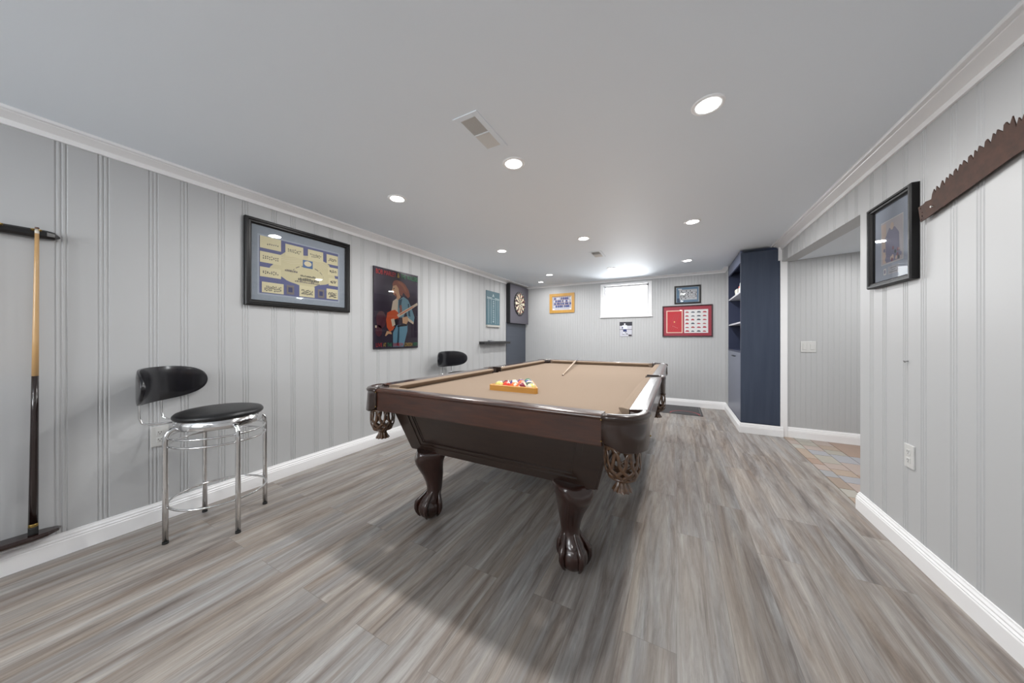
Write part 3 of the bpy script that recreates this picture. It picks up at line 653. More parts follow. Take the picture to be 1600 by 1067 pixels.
# tall framed picture on the right wall
xm = [flat('photo_border', 250, 250, 252), flat('photo_dusk', 222, 218, 226), flat('jersey_slate', 160, 160, 190), flat('pale_column', 240, 222, 212), flat('crowd_maroon', 170, 128, 142), flat('plaque_white', 206, 210, 222), flat('text_grey', 128, 132, 142), flat('crowd_grey', 110, 120, 128)]
def art_r(m, fn, n):
    rect(m, fn, 2.352, 2.548, 1.512, 1.752, n, 0); rect(m, fn, 2.356, 2.544, 1.516, 1.748, n + .0004, 1)
    poly(m, fn, [(2.53, 1.52), (2.545, 1.74), (2.50, 1.74), (2.49, 1.52)], n + .0008, 3)
    poly(m, fn, [(2.50, 1.52), (2.505, 1.66), (2.47, 1.705), (2.42, 1.70), (2.385, 1.66), (2.38, 1.52)], n + .0012, 2); ell(m, fn, 2.445, 1.71, .016, .02, n + .0014, 3)
    rng = random.Random(4)
    for i in range(26): ell(m, fn, rng.uniform(2.37, 2.53), rng.uniform(1.525, 1.595), .009, .011, n + .0016 + i * .00002, rng.choice([4, 7, 2, 3]), 7)
    rect(m, fn, 2.385, 2.485, 1.452, 1.496, n, 5); rect(m, fn, 2.50, 2.525, 1.455, 1.490, n, 0); ell(m, fn, 2.5125, 1.4725, .007, .012, n + .0004, 2)
    for k, (a, b) in enumerate(((2.41, 2.46), (2.42, 2.45), (2.40, 2.47))): rect(m, fn, a, b, 1.483 - k * .011, 1.486 - k * .011, n + .0004, 6)
picture('framed_picture', R_, 2.248, 2.642, 1.392, 1.862, .032, .034, FRAMEB, 'tall black framed photo with blue-grey mat and a plaque, on the right wall', 'picture', art_r, xm, board=mat('slate_mat', s2l(190, 202, 222), .8))

# rusty two-man saw
top = [(2.215, 1.725), (2.182, 1.727), (2.167, 1.734), (2.129, 1.731), (2.124, 1.752), (2.114, 1.77), (2.103, 1.749), (2.098, 1.777), (2.08, 1.755), (2.072, 1.775), (2.065, 1.787), (2.052, 1.76), (2.042, 1.79), (2.03, 1.775), (2.024, 1.796), (2.004, 1.776), (2.001, 1.795), (1.992, 1.803), (1.981, 1.781), (1.97, 1.81), (1.959, 1.798), (1.952, 1.817), (1.931, 1.793), (1.928, 1.818), (1.918, 1.821), (1.904, 1.795), (1.899, 1.829), (1.887, 1.813), (1.879, 1.835), (1.856, 1.814), (1.853, 1.836), (1.844, 1.841), (1.829, 1.816), (1.82, 1.848), (1.809, 1.835), (1.803, 1.852), (1.78, 1.83), (1.778, 1.853), (1.769, 1.858), (1.756, 1.839), (1.745, 1.864)]
bot = [(2.2, 1.65), (2.146, 1.657), (2.066, 1.672), (2.053, 1.671), (2.038, 1.675), (2.014, 1.679), (1.898, 1.697), (1.885, 1.7), (1.741, 1.724)]
y = 1.732
zt_ = lambda q: 1.845 + .045 * math.sin((1.74 - q) / 1.24 * PI * .5 + .2) - .009
while y > .55:
    top += [(y, zt_(y) - .028), (y - .008, zt_(y)), (y - .018, zt_(y) - .018), (y - .026, zt_(y)), (y - .036, zt_(y) - .028), (y - .043, zt_(y) - .002)]; y -= .052
bot += [(1.4, 1.755), (1.1, 1.77), (.8, 1.765), (.5, 1.74)]
hl = [[(a + r * math.cos(2 * PI * i / 10), b + r * math.sin(2 * PI * i / 10)) for i in range(10)] for a, b, r in ((2.199, 1.714, .0035), (2.187, 1.692, .003), (2.187, 1.674, .0045), (2.191, 1.660, .003), (2.121, 1.695, .0045))]
m = MB(); m.prism(top + list(reversed(bot)), hl, lambda a, b, n: (XR - .018 - n, a, b), 0, .0035); saw = thing('crosscut_saw', 'rusty brown crosscut saw blade with jagged upward teeth, high on the right wall', 'saw', (XR - .018, 1.4, 1.75))
m.build('blade', RUST, saw)
NAILW = mat('nail_white', s2l(215, 215, 212), .4)
for yy, zz in ((2.121, 1.695), (1.2, 1.80)):
    m = MB(); m.tube([(XR, yy, zz), (XR - .026, yy, zz)], .002, 8); m.tube([(XR - .026, yy, zz), (XR - .028, yy, zz)], .0045, 8); m.build('nail', NAILW, saw)
m = MB(); m.tube([(XR, 2.335, .985), (XR - .012, 2.335, .983)], .003, 8); m.tube([(XR - .012, 2.335, .983), (XR - .014, 2.335, .982)], .006, 8)
tag(m.build('wall_nail', mat('screw_grey', s2l(150, 150, 150), .4, .6), origin=(XR, 2.335, .985)), 'small nail sticking out of the right wall below the framed picture', 'nail')

# ------------------------------------------------------------------ built-in cabinet
t = thing('built_in_cabinet', 'tall navy built-in cabinet with open shelves over a grey door', 'cabinet', (.95, 5.0, .115))
cx0, cx1, cy0, cy1 = CX, 1.28, YH, 5.49
m = MB(); m.box((cx0, cy0 - .012, .115), (XR - .012, cy0 + .018, 2.108)); m.build('side_panel', NAVY, t, bevel=.001)
m = MB()
m.box((cx1 - .02, cy0 + .018, .115), (cx1, cy1, 2.14)); m.box((cx0 + .001, cy1 - .02, .115), (cx1, cy1, 2.14)); m.box((cx0 + .02, cy0 + .018, .115), (cx1, cy1, .14)); m.box((cx0 + .02, cy0 + .018, 2.06), (cx1, cy1, 2.08)); m.box((cx0 + .004, cy0 + .004, 0), (cx1, cy1, .115))
m.build('carcass', NAVYD, t)
m = MB(); m.box((cx0 + .001, cy0 + .018, 2.0), (cx0 + .02, cy1, 2.14)); m.build('fascia', mat('fascia_lit_navy', s2l(92, 100, 124), .35), t)  # navy made lighter in its colour, standing in for grazing light
for z in (1.665, 1.302):
    m = MB(); m.box((cx0 + .004, cy0 + .018, z - .02), (cx1 - .02, cy1 - .02, z)); m.build('shelf', SHELFW, t)
m = MB(); m.box((cx0 + .004, cy0 + .018, .93), (cx1 - .02, cy1 - .02, .95)); m.build('counter', NAVYD, t)
m = MB(); m.box((cx0, cy0 + .02, .118), (cx0 + .018, cy1 - .004, .928)); door = m.build('door', GREYD, t, bevel=.001)
m = MB(); m.tube([(cx0, 4.86, .875), (cx0 - .022, 4.86, .875), (cx0 - .022, 5.02, .875), (cx0, 5.02, .875)], .005, 8); m.build('handle', BLACKM, door)
# things on its top shelf
def lidbox(name, a, b, c1, c2, label, cat):
    o = thing(name, label, cat, ((a[0] + b[0]) / 2, (a[1] + b[1]) / 2, a[2]))
    m = MB(); m.box(a, (b[0], b[1], a[2] + (b[2] - a[2]) * .75)); m.build('body', c1, o, bevel=.002)
    m = MB(); m.box((a[0] - .002, a[1] - .002, a[2] + (b[2] - a[2]) * .75), (b[0] + .002, b[1] + .002, b[2])); m.build('lid', c2, o, bevel=.002)
WHT = flat('carton_white', 214, 212, 204); REDC = flat('carton_red', 186, 92, 74)
lidbox('small_box', (.69, 4.90, 1.665), (.80, 5.07, 1.745), WHT, flat('lid_cream', 222, 220, 210), 'larger white box in the middle of the cabinet top shelf', 'box')
lidbox('small_box', (.69, 4.69, 1.665), (.77, 4.80, 1.755), flat('carton_pale', 232, 226, 224), REDC, 'white box with a red lid at the near end of the cabinet top shelf', 'box')
o = thing('trophy', 'small pale trophy figure on the cabinet top shelf, left end', 'trophy', (.72, 5.18, 1.665))
m = MB(); m.box((.70, 5.16, 1.665), (.74, 5.20, 1.685)); m.build('base', BLACKM, o)
m = MB(); m.lathe([(.012, 0), (.006, .012), (.008, .03), (.02, .045), (.022, .06)], (.72, 5.18, 1.685), 14); m.build('cup', mat('silver_cup', s2l(190, 190, 195), .3, .6), o)
o = thing('bottle', 'slim white bottle standing upright at the near end of the cabinet shelf', 'bottle', (.70, 4.615, 1.665))
m = MB(); m.lathe([(.024, 0), (.026, .01), (.026, .10), (.012, .13), (.012, .15)], (.70, 4.615, 1.665), 16); m.build('body', flat('bottle_white', 222, 228, 228, .3), o)
m = MB(); m.lathe([(.014, .15), (.014, .17), (.010, .172)], (.70, 4.615, 1.665), 14); m.build('cap', flat('cap_pale', 200, 205, 205), o)

# ------------------------------------------------------------------ dart mat
m = MB(); m.box((-2.70, 5.105, 0), (.327, 5.735, .006)); t = thing('dart_mat', 'black rubber dart mat with a thin red arc, on the floor along the back wall', 'mat', (-1.2, 5.4, 0))
m.build('mat_sheet', mat('mat_rubber', s2l(62, 62, 64), .55, bump=(300, .3)), t)
m = MB()
arc = [(-.10 + .2 + .195 * math.cos(a), 5.135 + .215 * math.sin(a)) for a in [PI * i / 20 for i in range(21)]]
for (a, b), (c2, d2) in zip(arc[:-1], arc[1:]): poly(m, lambda s, z, n: (s, z, .0062), [(a, b), (c2, d2), ((c2 - .1) * .92 + .1, 5.135 + (d2 - 5.135) * .92), ((a - .1) * .92 + .1, 5.135 + (b - 5.135) * .92)], 0, 0)
rect(m, lambda s, z, n: (s, z, .0062), .30, .306, 5.13, 5.70, 0, 1)
for i in range(9):
    a = 2 * PI * i / 9; ell(m, lambda s, z, n: (s, z, .0063), .225 + .045 * math.cos(a), 5.61 + .045 * math.sin(a), .009, .009, 0, 1, 6)
m.build('printed_lines', [flat('mat_red', 170, 70, 74), flat('mat_grey_print', 120, 120, 118)], t, fixn=False)

# ------------------------------------------------------------------ pool table
x0, x1, y0, y1, ZT = -1.69, -.095, 1.20, 4.07, .81
xm_, ym_ = (x0 + x1) / 2, (y0 + y1) / 2
T = thing('pool_table', 'dark mahogany pool table with tan cloth, leather pockets and claw feet', 'pool table', (xm_, ym_, 0))
CR = .16; SG = .068; BED = .765
RAILP = [(.010, .683), (.008, .688), (.008, .788), (.002, .792), (0, .798), (.003, .805), (.012, .8095), (.03, ZT), (.080, .806), (.080, .74), (.03, .735), (.03, .683)]
CUSHP = [(.080, .806), (.112, .804), (.128, .800), (.131, .796), (.127, .790), (.104, .766), (.080, .766)]
def side_fn(side):     # (o inward, s along, z) -> xyz
    return {'f': lambda o, s, z: (s, y0 + o, z), 'b': lambda o, s, z: (s, y1 - o, z), 'l': lambda o, s, z: (x0 + o, s, z), 'r': lambda o, s, z: (x1 - o, s, z)}[side]
def rail(side, s0, s1, e0, e1, mt):
    """e0/e1: how far the cushion nose is cut back at either end"""
    fn = side_fn(side); m = MB()
    m.rings([[fn(o, s, z) for o, z in RAILP] for s in (s0, s1)], 0, False, True)
    r = m.build('rail', mt, T, bevel=.002)
    m = MB(); rr = []
    for s, e, sg in ((s0, e0, 1), (s1, e1, -1)):
        rr.append([fn(o, s + sg * max(0, (o - .080) / .051) * e, z) for o, z in CUSHP])
    m.rings(rr, 0, False, True); m.build('cushion', CLOTH, r, bevel=.0015)
rail('f', x0 + CR, x1 - CR, .052, .052, WOOD); rail('b', x0 + CR, x1 - CR, .052, .052, WOOD)
for sd in 'lr':
    rail(sd, y0 + CR, ym_ - SG, .052, .02, WOODX); rail(sd, ym_ + SG, y1 - CR, .02, .052, WOODX)

# slate bed under the cloth, cut away at the six pockets
i = .095; c = .115
pts = [(x0 + i + c, y0 + i), (x1 - i - c, y0 + i), (x1 - i, y0 + i + c)]
pts += [(x1 - i - .035 * math.sin(PI * k / 8) * 1.0, ym_ - .062 + .124 * k / 8) for k in range(9)]
pts += [(x1 - i, y1 - i - c), (x1 - i - c, y1 - i), (x0 + i + c, y1 - i), (x0 + i, y1 - i - c)]
pts += [(x0 + i + .035 * math.sin(PI * k / 8), ym_ + .062 - .124 * k / 8) for k in range(9)]
pts += [(x0 + i, y0 + i + c)]
m = MB(); m.prism(pts, [], lambda a, b, n: (a, b, n), .735, BED); m.build('playing_surface', CLOTH, T)
m = MB(); m.box((x0 + .12, y0 + .12, .70), (x1 - .12, y1 - .12, .735)); m.build('slate_support', CABW, T)

def se(a, b, n=2.6):    # superellipse quadrant
    return [(a * math.cos(t) ** (2 / n) if t < PI / 2 - 1e-6 else 0.0, b * math.sin(t) ** (2 / n) if t > 1e-6 else 0.0) for t in [PI / 2 * k / 18 for k in range(19)]]
def corner(px, py, sx, sy):
    """px,py outer corner; sx,sy point inward"""
    cx_, cy_ = px + sx * CR, py + sy * CR
    q = se(CR, CR)
    out = lambda r, a, b, z: (cx_ - sx * a * (CR + r) / CR, cy_ - sy * b * (CR + r) / CR, z)
    def zb(k):
        u = k / 18; return .704 - .034 * min(1, math.sin(PI * u) * 1.9) ** .8 + .010 * math.exp(-((u - .86) / .05) ** 2) + .010 * math.exp(-((u - .14) / .05) ** 2)
    m = MB(); rings = []
    for k, (a, b) in enumerate(q):
        z0_ = zb(k); fl = .006 * math.sin(PI * k / 18)
        rings.append([out(-.034, a, b, z0_ + .004), out(-.006 + fl, a, b, z0_), out(fl, a, b, z0_ + .004), out(-.001, a, b, .770), out(-.003, a, b, .786), out(.003, a, b, .790), out(.005, a, b, .799), out(.0, a, b, .808), out(-.010, a, b, .812), out(-.026, a, b, .811), out(-.036, a, b, .803), out(-.038, a, b, .790)])
    m.rings(rings, 0, True, True)
    cap = m.build('pocket_cap', mat_cap, T)
    for e in (q[0], q[-1]):
        for z in (.79, .708): m = MB(); m.sphere(out(.001, e[0], e[1], z), .0035, 8, 6); m.build('screw', BRASS, cap)
    pocket((px + sx * .098, py + sy * .098), math.atan2(sy, sx), .066)
def pocket(c, ang, R):
    # leather liner, net of woven straps, collar and tassel
    m = MB(); N = 28
    a0 = ang + PI * .36; a1 = ang + 2 * PI - PI * .36
    rings = []
    for k in range(N + 1):
        a = a0 + (a1 - a0) * k / N; d = lambda r, z: (c[0] + r * math.cos(a), c[1] + r * math.sin(a), z)
        rings.append([d(R - .004, .67), d(R + .002, .67), d(R + .004, .795), d(R - .004, .797)])
    m.rings(rings, 0, True, True); p = m.build('pocket', LINER, T)
    m = MB(); prof = [(.067, .676), (.069, .66), (.070, .64), (.070, .615), (.068, .59), (.062, .568), (.050, .552), (.036, .545)]
    prof = [(r * R / .066, z) for r, z in prof]
    ns = 9
    for sgn in (1, -1):
        for i in range(ns):
            P = []; D = []
            for k in range(17):
                f = k / 16 * (len(prof) - 1); j = min(int(f), len(prof) - 2); u = f - j
                r = prof[j][0] * (1 - u) + prof[j + 1][0] * u; z = prof[j][1] * (1 - u) + prof[j + 1][1] * u
                a = 2 * PI * i / ns + sgn * (k / 16) * 1.5 + .14 * math.sin(k / 16 * PI * 3) * sgn
                P.append((c[0] + r * math.cos(a), c[1] + r * math.sin(a), z)); D.append((math.cos(a), math.sin(a), .0))
            m.tube(P, .0078, 6, flat=.25, flat_dir=D)
    for r, z in ((prof[0][0], .674), (prof[-2][0], .551)):
        m.tube([(c[0] + r * math.cos(2 * PI * k / 28), c[1] + r * math.sin(2 * PI * k / 28), z) for k in range(28)], .006, 6, closed=True)
    for i in range(8):   # lower cup of broad petals
        a = 2 * PI * i / 8
        pts_ = [(c[0] + r * math.cos(a + da), c[1] + r * math.sin(a + da), z) for r, z, da in ((.046, .549, 0), (.058, .560, .10), (.066, .580, 0), (.058, .560, -.10))]
        m.add(pts_, [(0, 1, 2, 3)])
    m.build('net', LEATHER, p)
    m = MB(); rr = []
    for r, z in ((.030, .548), (.024, .535), (.020, .528), (.026, .515), (.036, .500), (.039, .497)):
        rr.append([(c[0] + (r + (.0022 if j % 2 else -.0012)) * math.cos(2 * PI * j / 24), c[1] + (r + (.0022 if j % 2 else -.0012)) * math.sin(2 * PI * j / 24), z - (.003 if (j % 2 and z < .5) else 0)) for j in range(24)])
    m.rings(rr, 0, False, True); m.build('tassel', LEATHER, p)
mat_cap = mat('cap_leather_wood', s2l(44, 28, 22), .28, coat=.5)
corner(x0, y0, 1, 1); corner(x1, y0, -1, 1); corner(x0, y1, 1, -1); corner(x1, y1, -1, -1)
for sx, px in ((1, x0), (-1, x1)):     # side pockets bulge a little beyond the rails
    m = MB(); rings = []
    for k in range(25):
        t_ = PI * k / 24; a = -math.cos(t_) * .078; b = math.sin(t_) ** .6 * .045
        zb_ = .704 - .03 * math.sin(t_)
        f = lambda r, z: (px + sx * (.028 - b * (1 + r / .05)), ym_ + a * (1 + r / .078), z)
        rings.append([f(-.02, zb_), f(.0, zb_), f(.0, .78), f(.004, .79), f(.005, .80), f(0, .809), f(-.012, .813), f(-.024, .811), f(-.028, .80)])
    m.rings(rings, 0, True, True); m.build('pocket_cap', mat_cap, T)
    for dy in (-1, 1):
        m = MB(); m.box((px + sx * .028, ym_ + dy * .078, .75), (px + sx * .118, ym_ + dy * .066, .810)); m.build('pocket_jaw', LINER, T, bevel=.003)
    pocket((px + sx * .045, ym_), 0 if sx > 0 else PI, .06)

# tapering cabinet body with a moulded frame on every face
zt, zb = .72, .418; it, ib = .150, .235; jt, jb = .125, .222
top4 = [(x0 + it, y0 + jt, zt), (x1 - it, y0 + jt, zt), (x1 - it, y1 - jt, zt), (x0 + it, y1 - jt, zt)]
bot4 = [(x0 + ib, y0 + jb, zb), (x1 - ib, y0 + jb, zb), (x1 - ib, y1 - jb, zb), (x0 + ib, y1 - jb, zb)]
m = MB(); m.rings([bot4, top4], 0, False, True); cabo = m.build('cabinet_body', CABW, T)
for k in range(4):
    A, B2, C2, D2 = [Vector(v) for v in (bot4[k], bot4[(k + 1) % 4], top4[(k + 1) % 4], top4[k])]
    nrm = (B2 - A).cross(D2 - A).normalized()
    if nrm.dot(Vector((xm_, ym_, .5)) - A) > 0: nrm = -nrm
    def pt(u, v, n): return tuple((A * (1 - u) + B2 * u) * (1 - v) + (D2 * (1 - u) + C2 * u) * v + nrm * n)
    m = MB(); w = .075 if k % 2 == 0 else .042; bz = .13
    def slab(u0, v0, u1, v1, d):
        vs = [pt(a, b, 0) for a, b in ((u0, v0), (u1, v0), (u1, v1), (u0, v1))] + [pt(a, b, d) for a, b in ((u0, v0), (u1, v0), (u1, v1), (u0, v1))]
        m.add(vs, [(4, 5, 6, 7), (0, 1, 5, 4), (1, 2, 6, 5), (2, 3, 7, 6), (3, 0, 4, 7)])
    slab(-.004, 0, w, 1, .014); slab(1 - w, 0, 1.004, 1, .014); slab(w, 0, 1 - w, bz, .014)
    slab(w, bz, w * 1.28, 1, .009); slab(1 - w * 1.28, bz, 1 - w, 1, .009); slab(w * 1.28, bz, 1 - w * 1.28, bz * 1.45, .009); slab(w * 1.28, bz * 1.45, w * 1.4, 1, .004); slab(1 - w * 1.4, bz * 1.45, 1 - w * 1.28, 1, .004)
    m.build('panel_moulding', CABW, cabo, bevel=.002)

# ball-and-claw legs, each facing out towards its own corner
def leg_mesh():
    m = MB(); N = 28; rings = []
    #      z     shift  half-out half-side squareness
    sec = [(.424, -.015, .086, .086, 5.0), (.400, -.012, .088, .088, 4.5), (.372, -.002, .090, .084, 3.4), (.345, .000, .084, .076, 2.8), (.310, -.008, .074, .070, 2.6), (.270, -.020, .063, .061, 2.3),
           (.225, -.028, .052, .052, 2.1), (.185, -.031, .046, .046, 2.0), (.155, -.026, .046, .044, 2.0), (.130, -.012, .055, .052, 2.0), (.105, -.003, .062, .058, 2.0), (.088, .0, .060, .057, 2.0)]
    for z, sh, a, b, n in sec:
        rings.append([(sh + a * math.copysign(abs(math.cos(2 * PI * j / N)) ** (2 / n), math.cos(2 * PI * j / N)), b * math.copysign(abs(math.sin(2 * PI * j / N)) ** (2 / n), math.sin(2 * PI * j / N)), z) for j in range(N)])
    m.rings(rings, 0, True, True)
    m.sphere((0, 0, .070), .070, 26, 16, sc=(1, 1, 1))
    for th in (0, PI * .40, -PI * .40, PI * .80, -PI * .80):
        P = []; ct, st = math.cos(th), math.sin(th)
        for r, z, w in ((.030, .205, .006), (.036, .175, .009), (.047, .148, .012), (.062, .126, .014), (.073, .105, .019), (.078, .088, .015), (.076, .068, .018), (.073, .050, .014), (.064, .030, .010), (.054, .016, .005)):
            sh = -.034 + .034 * min(1, max(0, (.185 - z) / .08)); P.append(((sh + r * ct), r * st, z, w * .8))
        m.tube([p[:3] for p in P], [p[3] for p in P], 10)
    return m
lp = None
for sx, sy in ((1, -1), (-1, -1), (1, 1), (-1, 1)):
    lxx, lyy = xm_ + sx * .455, (y0 + .242 if sy < 0 else y1 - .242)
    if lp is None:
        lp = leg_mesh().build('leg', WOODL, T, local=True); o = lp
    else:
        o = lp.copy(); COL.objects.link(o); o.parent = T
    o.location = (lxx - xm_, lyy - ym_, 0); o.rotation_euler = (0, 0, math.atan2(sy, sx))

# ------------------------------------------------------------------ rack, balls and loose cue on the table
rx, ry = -.914, 1.735; r = .0286
rk = thing('ball_rack', 'honey wooden triangle rack around the balls, on the tan cloth', 'triangle rack', (rx, ry, BED))
Wd = .184; Hh = Wd * math.sqrt(3)
def tri(k, rd, z):      # rounded triangle, base towards the camera, inset k
    cxx, cyy = 0, Hh / 3 - .03
    v = [(-Wd, -.03), (Wd, -.03), (0, Hh - .03)]
    out = []
    for i_, (a, b) in enumerate(v):
        d = Vector((a - cxx, b - cyy)); L = d.length; d /= L; c_ = Vector((cxx, cyy)) + d * (L - 2 * (k + rd))
        a0 = math.atan2(d.y, d.x)
        for q in range(7): t_ = a0 + (q - 3) / 3 * (PI / 3); out.append((c_.x + rd * math.cos(t_), c_.y + rd * math.sin(t_), z))
    return out
m = MB(); m.rings([tri(0, .020, 0), tri(0, .020, .034), tri(.003, .018, .037), tri(.010, .012, .037), tri(.011, .011, .034), tri(.011, .011, 0)], 0, False, False, True)
m.build('frame', OAK, rk, local=True)
cols = {1: (214, 200, 112), 2: (36, 56, 140), 3: (214, 66, 48), 4: (92, 48, 120), 5: (236, 112, 58), 6: (40, 110, 72), 7: (120, 26, 44), 8: (24, 24, 28)}
names = {1: 'yellow', 2: 'blue', 3: 'red', 4: 'purple', 5: 'orange', 6: 'green', 7: 'maroon', 8: 'black'}
IV = flat('ball_ivory', 216, 204, 182, .12)
bmats = {k: mat('ball_' + names[k], s2l(*c_), .12, coat=.5) for k, c_ in cols.items()}
def ball(num, loc, rot, label):
    k = num if num < 9 else num - 8; stripe = num > 8
    m = MB(); nu, nv = 24, 18; vs = []; fs = []
    rings = []
    for a in range(nv + 1):
        t_ = PI * a / nv; rings.append([(r * max(math.sin(t_), 1e-4) * math.cos(2 * PI * j / nu), r * max(math.sin(t_), 1e-4) * math.sin(2 * PI * j / nu), -r * math.cos(t_)) for j in range(nu)])
    for a in range(nv):
        for j in range(nu):
            z = abs(-math.cos(PI * (a + .5) / nv)); xx = math.sin(PI * (a + .5) / nv) * math.cos(2 * PI * (j + .5) / nu)
            mi = 1 if (stripe and z > .55) or (abs(xx) > .93) else 0
            q = (j + 1) % nu; m.add([rings[a][j], rings[a][q], rings[a + 1][q], rings[a + 1][j]], [(0, 1, 2, 3)], mi, True)
    o = m.build('billiard_ball', [bmats[k], IV], local=True); o.location = loc; o.rotation_euler = rot
    tag(o, label, 'billiard ball', 'billiard balls in the triangle rack')
order = [[1, 3, 5, 15, 9], [7, 12, 11, 8], [10, 13, 14], [4, 2], [6]]
desc = {1: 'solid yellow', 5: 'solid orange', 3: 'solid red', 15: 'maroon and white striped', 14: 'green and white striped', 7: 'solid maroon', 2: 'solid blue', 11: 'red and white striped', 9: 'yellow and white striped', 10: 'blue and white striped', 4: 'solid purple', 13: 'orange and white striped', 12: 'purple and white striped', 8: 'solid black', 6: 'solid green'}
rown = ['near row', 'second row', 'third row', 'fourth row', 'far tip']
for row, ns_ in enumerate(order):
    for q, num in enumerate(ns_):
        xx = rx + (q - (len(ns_) - 1) / 2) * .0574; yy = ry + .014 + row * .0498
        ball(num, (xx, yy, BED + r), (random.uniform(0, 6), random.uniform(0, 6), random.uniform(0, 6)), '%s billiard ball in the %s of the wooden triangle rack' % (desc[num], rown[row]))

def cue(name, a, b, label, splits, r0=.0062, r1=.0145):
    """a tip end, b butt end; splits = (fraction, part name, material)"""
    A, B2 = Vector(a), Vector(b); t = thing(name, label, 'cue', b); f0 = 0
    for f, pn, mt in splits:
        m = MB(); k = 4
        m.tube([tuple(A.lerp(B2, f0 + (f - f0) * i / k)) for i in range(k + 1)], [r0 + (r1 - r0) * (f0 + (f - f0) * i / k) for i in range(k + 1)], 14)
        m.build(pn, mt, t); f0 = f
    return t
TIP = flat('cue_tip_brown', 92, 62, 48); FER = flat('ferrule_white', 224, 218, 206); GREYB = mat('cue_grey_butt', s2l(120, 120, 128), .3, coat=.4)
cue('pool_cue', (-.905, 2.66, BED + .006), (-1.196, 4.13, .8215), 'pale pool cue lying on the tan cloth with its butt over the far rail', ((.008, 'tip', TIP), (.025, 'ferrule', FER), (.82, 'shaft', mat('shaft_pale', s2l(178, 156, 134), .4)), (1, 'butt', GREYB)), .0055, .012)

# ------------------------------------------------------------------ cue rack on the left wall
t = thing('cue_rack', 'wall cue rack with dark upper and lower wooden bars, at the left edge', 'cue rack', (XL, 0, .13))
m = MB()
rr = []
for y, k in ((-.42, .2), (-.40, .9), (-.39, 1), (.262, 1), (.285, .85), (.303, .15)):
    rr.append([(XL + .003, y, 1.607 - .021 * k), (XL + .034 * k, y, 1.607 - .021 * k), (XL + .042 * k, y, 1.607 - .008 * k), (XL + .042 * k, y, 1.607 + .012 * k), (XL + .032 * k, y, 1.607 + .021 * k), (XL + .003, y, 1.607 + .021 * k)])
m.rings(rr, 0, False, True); m.build('upper_bar', BLACKW, t, bevel=.002)
m = MB(); rr = []
for y, k in ((-.42, .2), (-.39, .9), (-.35, 1), (.22, 1), (.262, .85), (.295, .5), (.305, .1)):
    rr.append([(XL + .003, y, .150 - .014 * k), (XL + .075 * k, y, .150 - .014 * k), (XL + .088 * k, y, .150 - .004 * k), (XL + .088 * k, y, .150 + .008 * k), (XL + .078 * k, y, .150 + .016 * k), (XL + .003, y, .150 + .016 * k)])
m.rings(rr, 0, False, True); m.build('lower_bar', RACKW, t, bevel=.003)
for yy in (-.25, -.06, .135, .232):
    m = MB(); m.tube([(XL + .04, yy - .012, 1.62), (XL + .058, yy - .013, 1.62), (XL + .064, yy - .007, 1.62)], .003, 6); m.tube([(XL + .04, yy + .012, 1.62), (XL + .058, yy + .013, 1.62), (XL + .064, yy + .007, 1.62)], .003, 6)
    m.box((XL + .038, yy - .014, 1.616), (XL + .043, yy + .014, 1.624)); m.build('clip', BRASS, t)
cue('pool_cue', (XL + .053, .234, 1.632), (XL + .050, .224, .1665), 'maple pool cue with a long dark butt, upright in the wall rack', ((.006, 'tip', TIP), (.02, 'ferrule', FER), (.485, 'shaft', MAPLE), (.965, 'butt', CUEDK), (.975, 'ring', BRASS), (1, 'bumper', RUBBER)))
cue('pool_cue', (XL + .053, .135, 1.632), (XL + .050, .128, .1665), 'navy blue butted pool cue cut off by the left edge of the photo', ((.006, 'tip', TIP), (.02, 'ferrule', FER), (.485, 'shaft', MAPLE), (1, 'butt', NAVYC)))

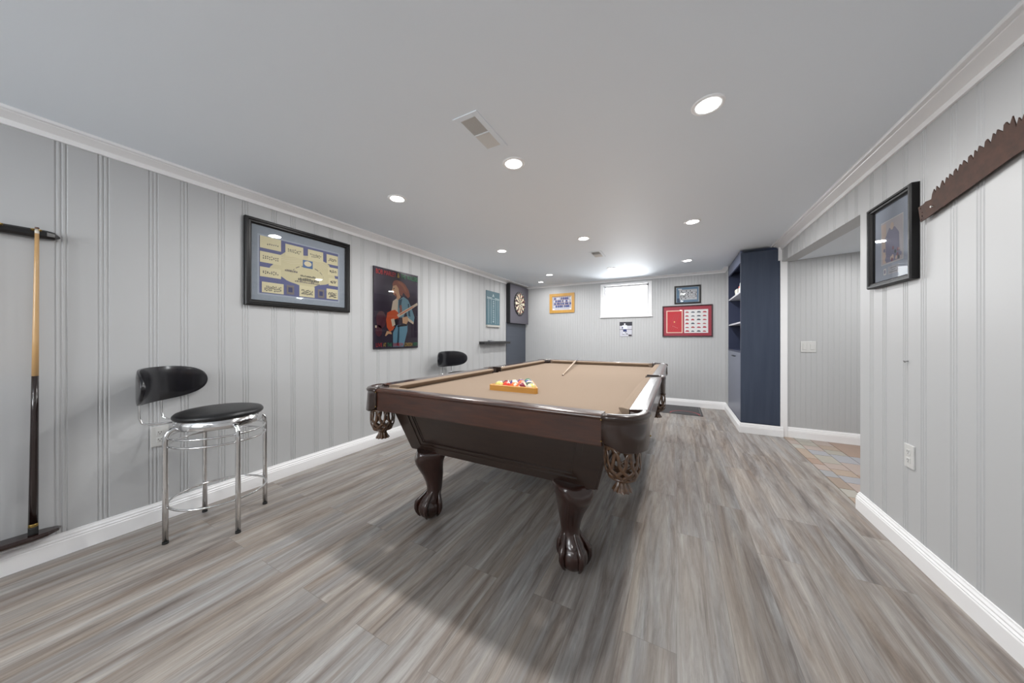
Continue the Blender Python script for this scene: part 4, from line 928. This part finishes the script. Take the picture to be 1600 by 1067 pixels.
# ------------------------------------------------------------------ bar stools
def stool(loc, label):
    t = thing('bar_stool', label, 'stool', loc, 'bar stools along the left wall')
    m = MB(); m.lathe([(.190, .643), (.198, .647), (.202, .655), (.201, .664), (.192, .674), (.165, .682), (.11, .687), (.05, .688), (.002, .688)], n=40); m.build('seat', VINYL, t, local=True)
    m = MB(); m.lathe([(.182, .594), (.193, .595), (.195, .600), (.195, .642), (.190, .644), (.06, .643)], n=40, caps=True); m.build('seat_band', CHROME, t, local=True)
    for k in range(4):
        a = k * PI / 2; ca, sa = math.cos(a), math.sin(a)
        P = [(.150, .607), (.180, .607), (.203, .602), (.217, .590), (.225, .570), (.227, .540), (.227, .30), (.227, .008)]
        m = MB(); m.tube([(r_ * ca, r_ * sa, z) for r_, z in P], .0122, 12); lg = m.build('leg', CHROME, t, local=True)
        m = MB(); m.lathe([(.0132, 0), (.0132, .012)], (.227 * ca, .227 * sa, 0), 12); m.build('foot_cap', RUBBER, lg, local=True)
    for z, rr_, nm in ((.555, .208, 'upper_ring'), (.512, .210, 'lower_ring'), (.185, .214, 'footrest_ring')):
        m = MB(); m.tube([(rr_ * math.cos(2 * PI * k / 48), rr_ * math.sin(2 * PI * k / 48), z) for k in range(48)], .0058, 8, closed=True); m.build(nm, CHROME, t, local=True)
    # curved oval backrest
    ang = math.radians(BA); R = .29; c0 = Vector((BC * math.cos(ang), BC * math.sin(ang)))
    m = MB(); nu, nv = 40, 14; hw = math.radians(54); hh = .100; rings = []
    grid = {}
    for s_, off in ((0, 0), (1, .018)):
        for i in range(nu + 1):
            u = math.sin(PI / 2 * (-1 + 2 * i / nu))
            e = max(1 - abs(u) ** 3.2, 0) ** (1 / 2.3)
            e = max(e, .01)
            for j in range(nv + 1):
                v = -1 + 2 * j / nv; th = ang + u * hw
                inset = .004 * (abs(v) ** 6) if s_ in (0, 1) else 0
                rad = R + off + (inset if s_ == 0 else -inset)
                grid[s_, i, j] = (c0.x + rad * math.cos(th), c0.y + rad * math.sin(th), .836 + v * hh * e)
    vid = {k: n_ for n_, k in enumerate(grid)}; vs = list(grid.values()); fs = []
    for i in range(nu):
        for j in range(nv):
            fs.append((vid[0, i, j], vid[0, i + 1, j], vid[0, i + 1, j + 1], vid[0, i, j + 1])); fs.append((vid[1, i, j], vid[1, i, j + 1], vid[1, i + 1, j + 1], vid[1, i + 1, j]))
        for j in (0, nv): fs.append((vid[0, i, j], vid[1, i, j], vid[1, i + 1, j], vid[0, i + 1, j]))
    for j in range(nv):
        for i in (0, nu): fs.append((vid[0, i, j], vid[0, i, j + 1], vid[1, i, j + 1], vid[1, i, j]))
    m.add(vs, fs, 0, True); bk = m.build('backrest', LACQ, t, local=True)
    md = bk.modifiers.new('es', 'EDGE_SPLIT'); md.split_angle = math.radians(50)
    for d in (-.24, .24):
        th = ang + d; e_ = lambda r_, z: (r_ * math.cos(th) , r_ * math.sin(th), z)
        rb = (c0 + Vector((math.cos(ang + d), math.sin(ang + d))) * (R + .022)); L0 = rb.length; tt = math.atan2(rb.y, rb.x)
        f_ = lambda r_, z: (r_ * math.cos(tt), r_ * math.sin(tt), z)
        m = MB(); m.tube([f_(.15, .622), f_(L0 - .03, .622), f_(L0 - .006, .632), f_(L0 + .003, .66), f_(L0 + .004, .74), f_(L0 + .002, .86)], .0055, 8); m.build('back_bracket', CHROME, t, local=True)
    return t
BA = 224; BC = .02
s1 = stool((-2.42, .813, 0), 'near chrome bar stool with round black seat, standing right of the wall cue rack')
s2 = dup(s1, (-2.33, 3.10, 0), 'far black and chrome bar stool behind the pool table, only its backrest showing')
s2.rotation_euler = (0, 0, -0.95)
bpy.context.view_layer.update()
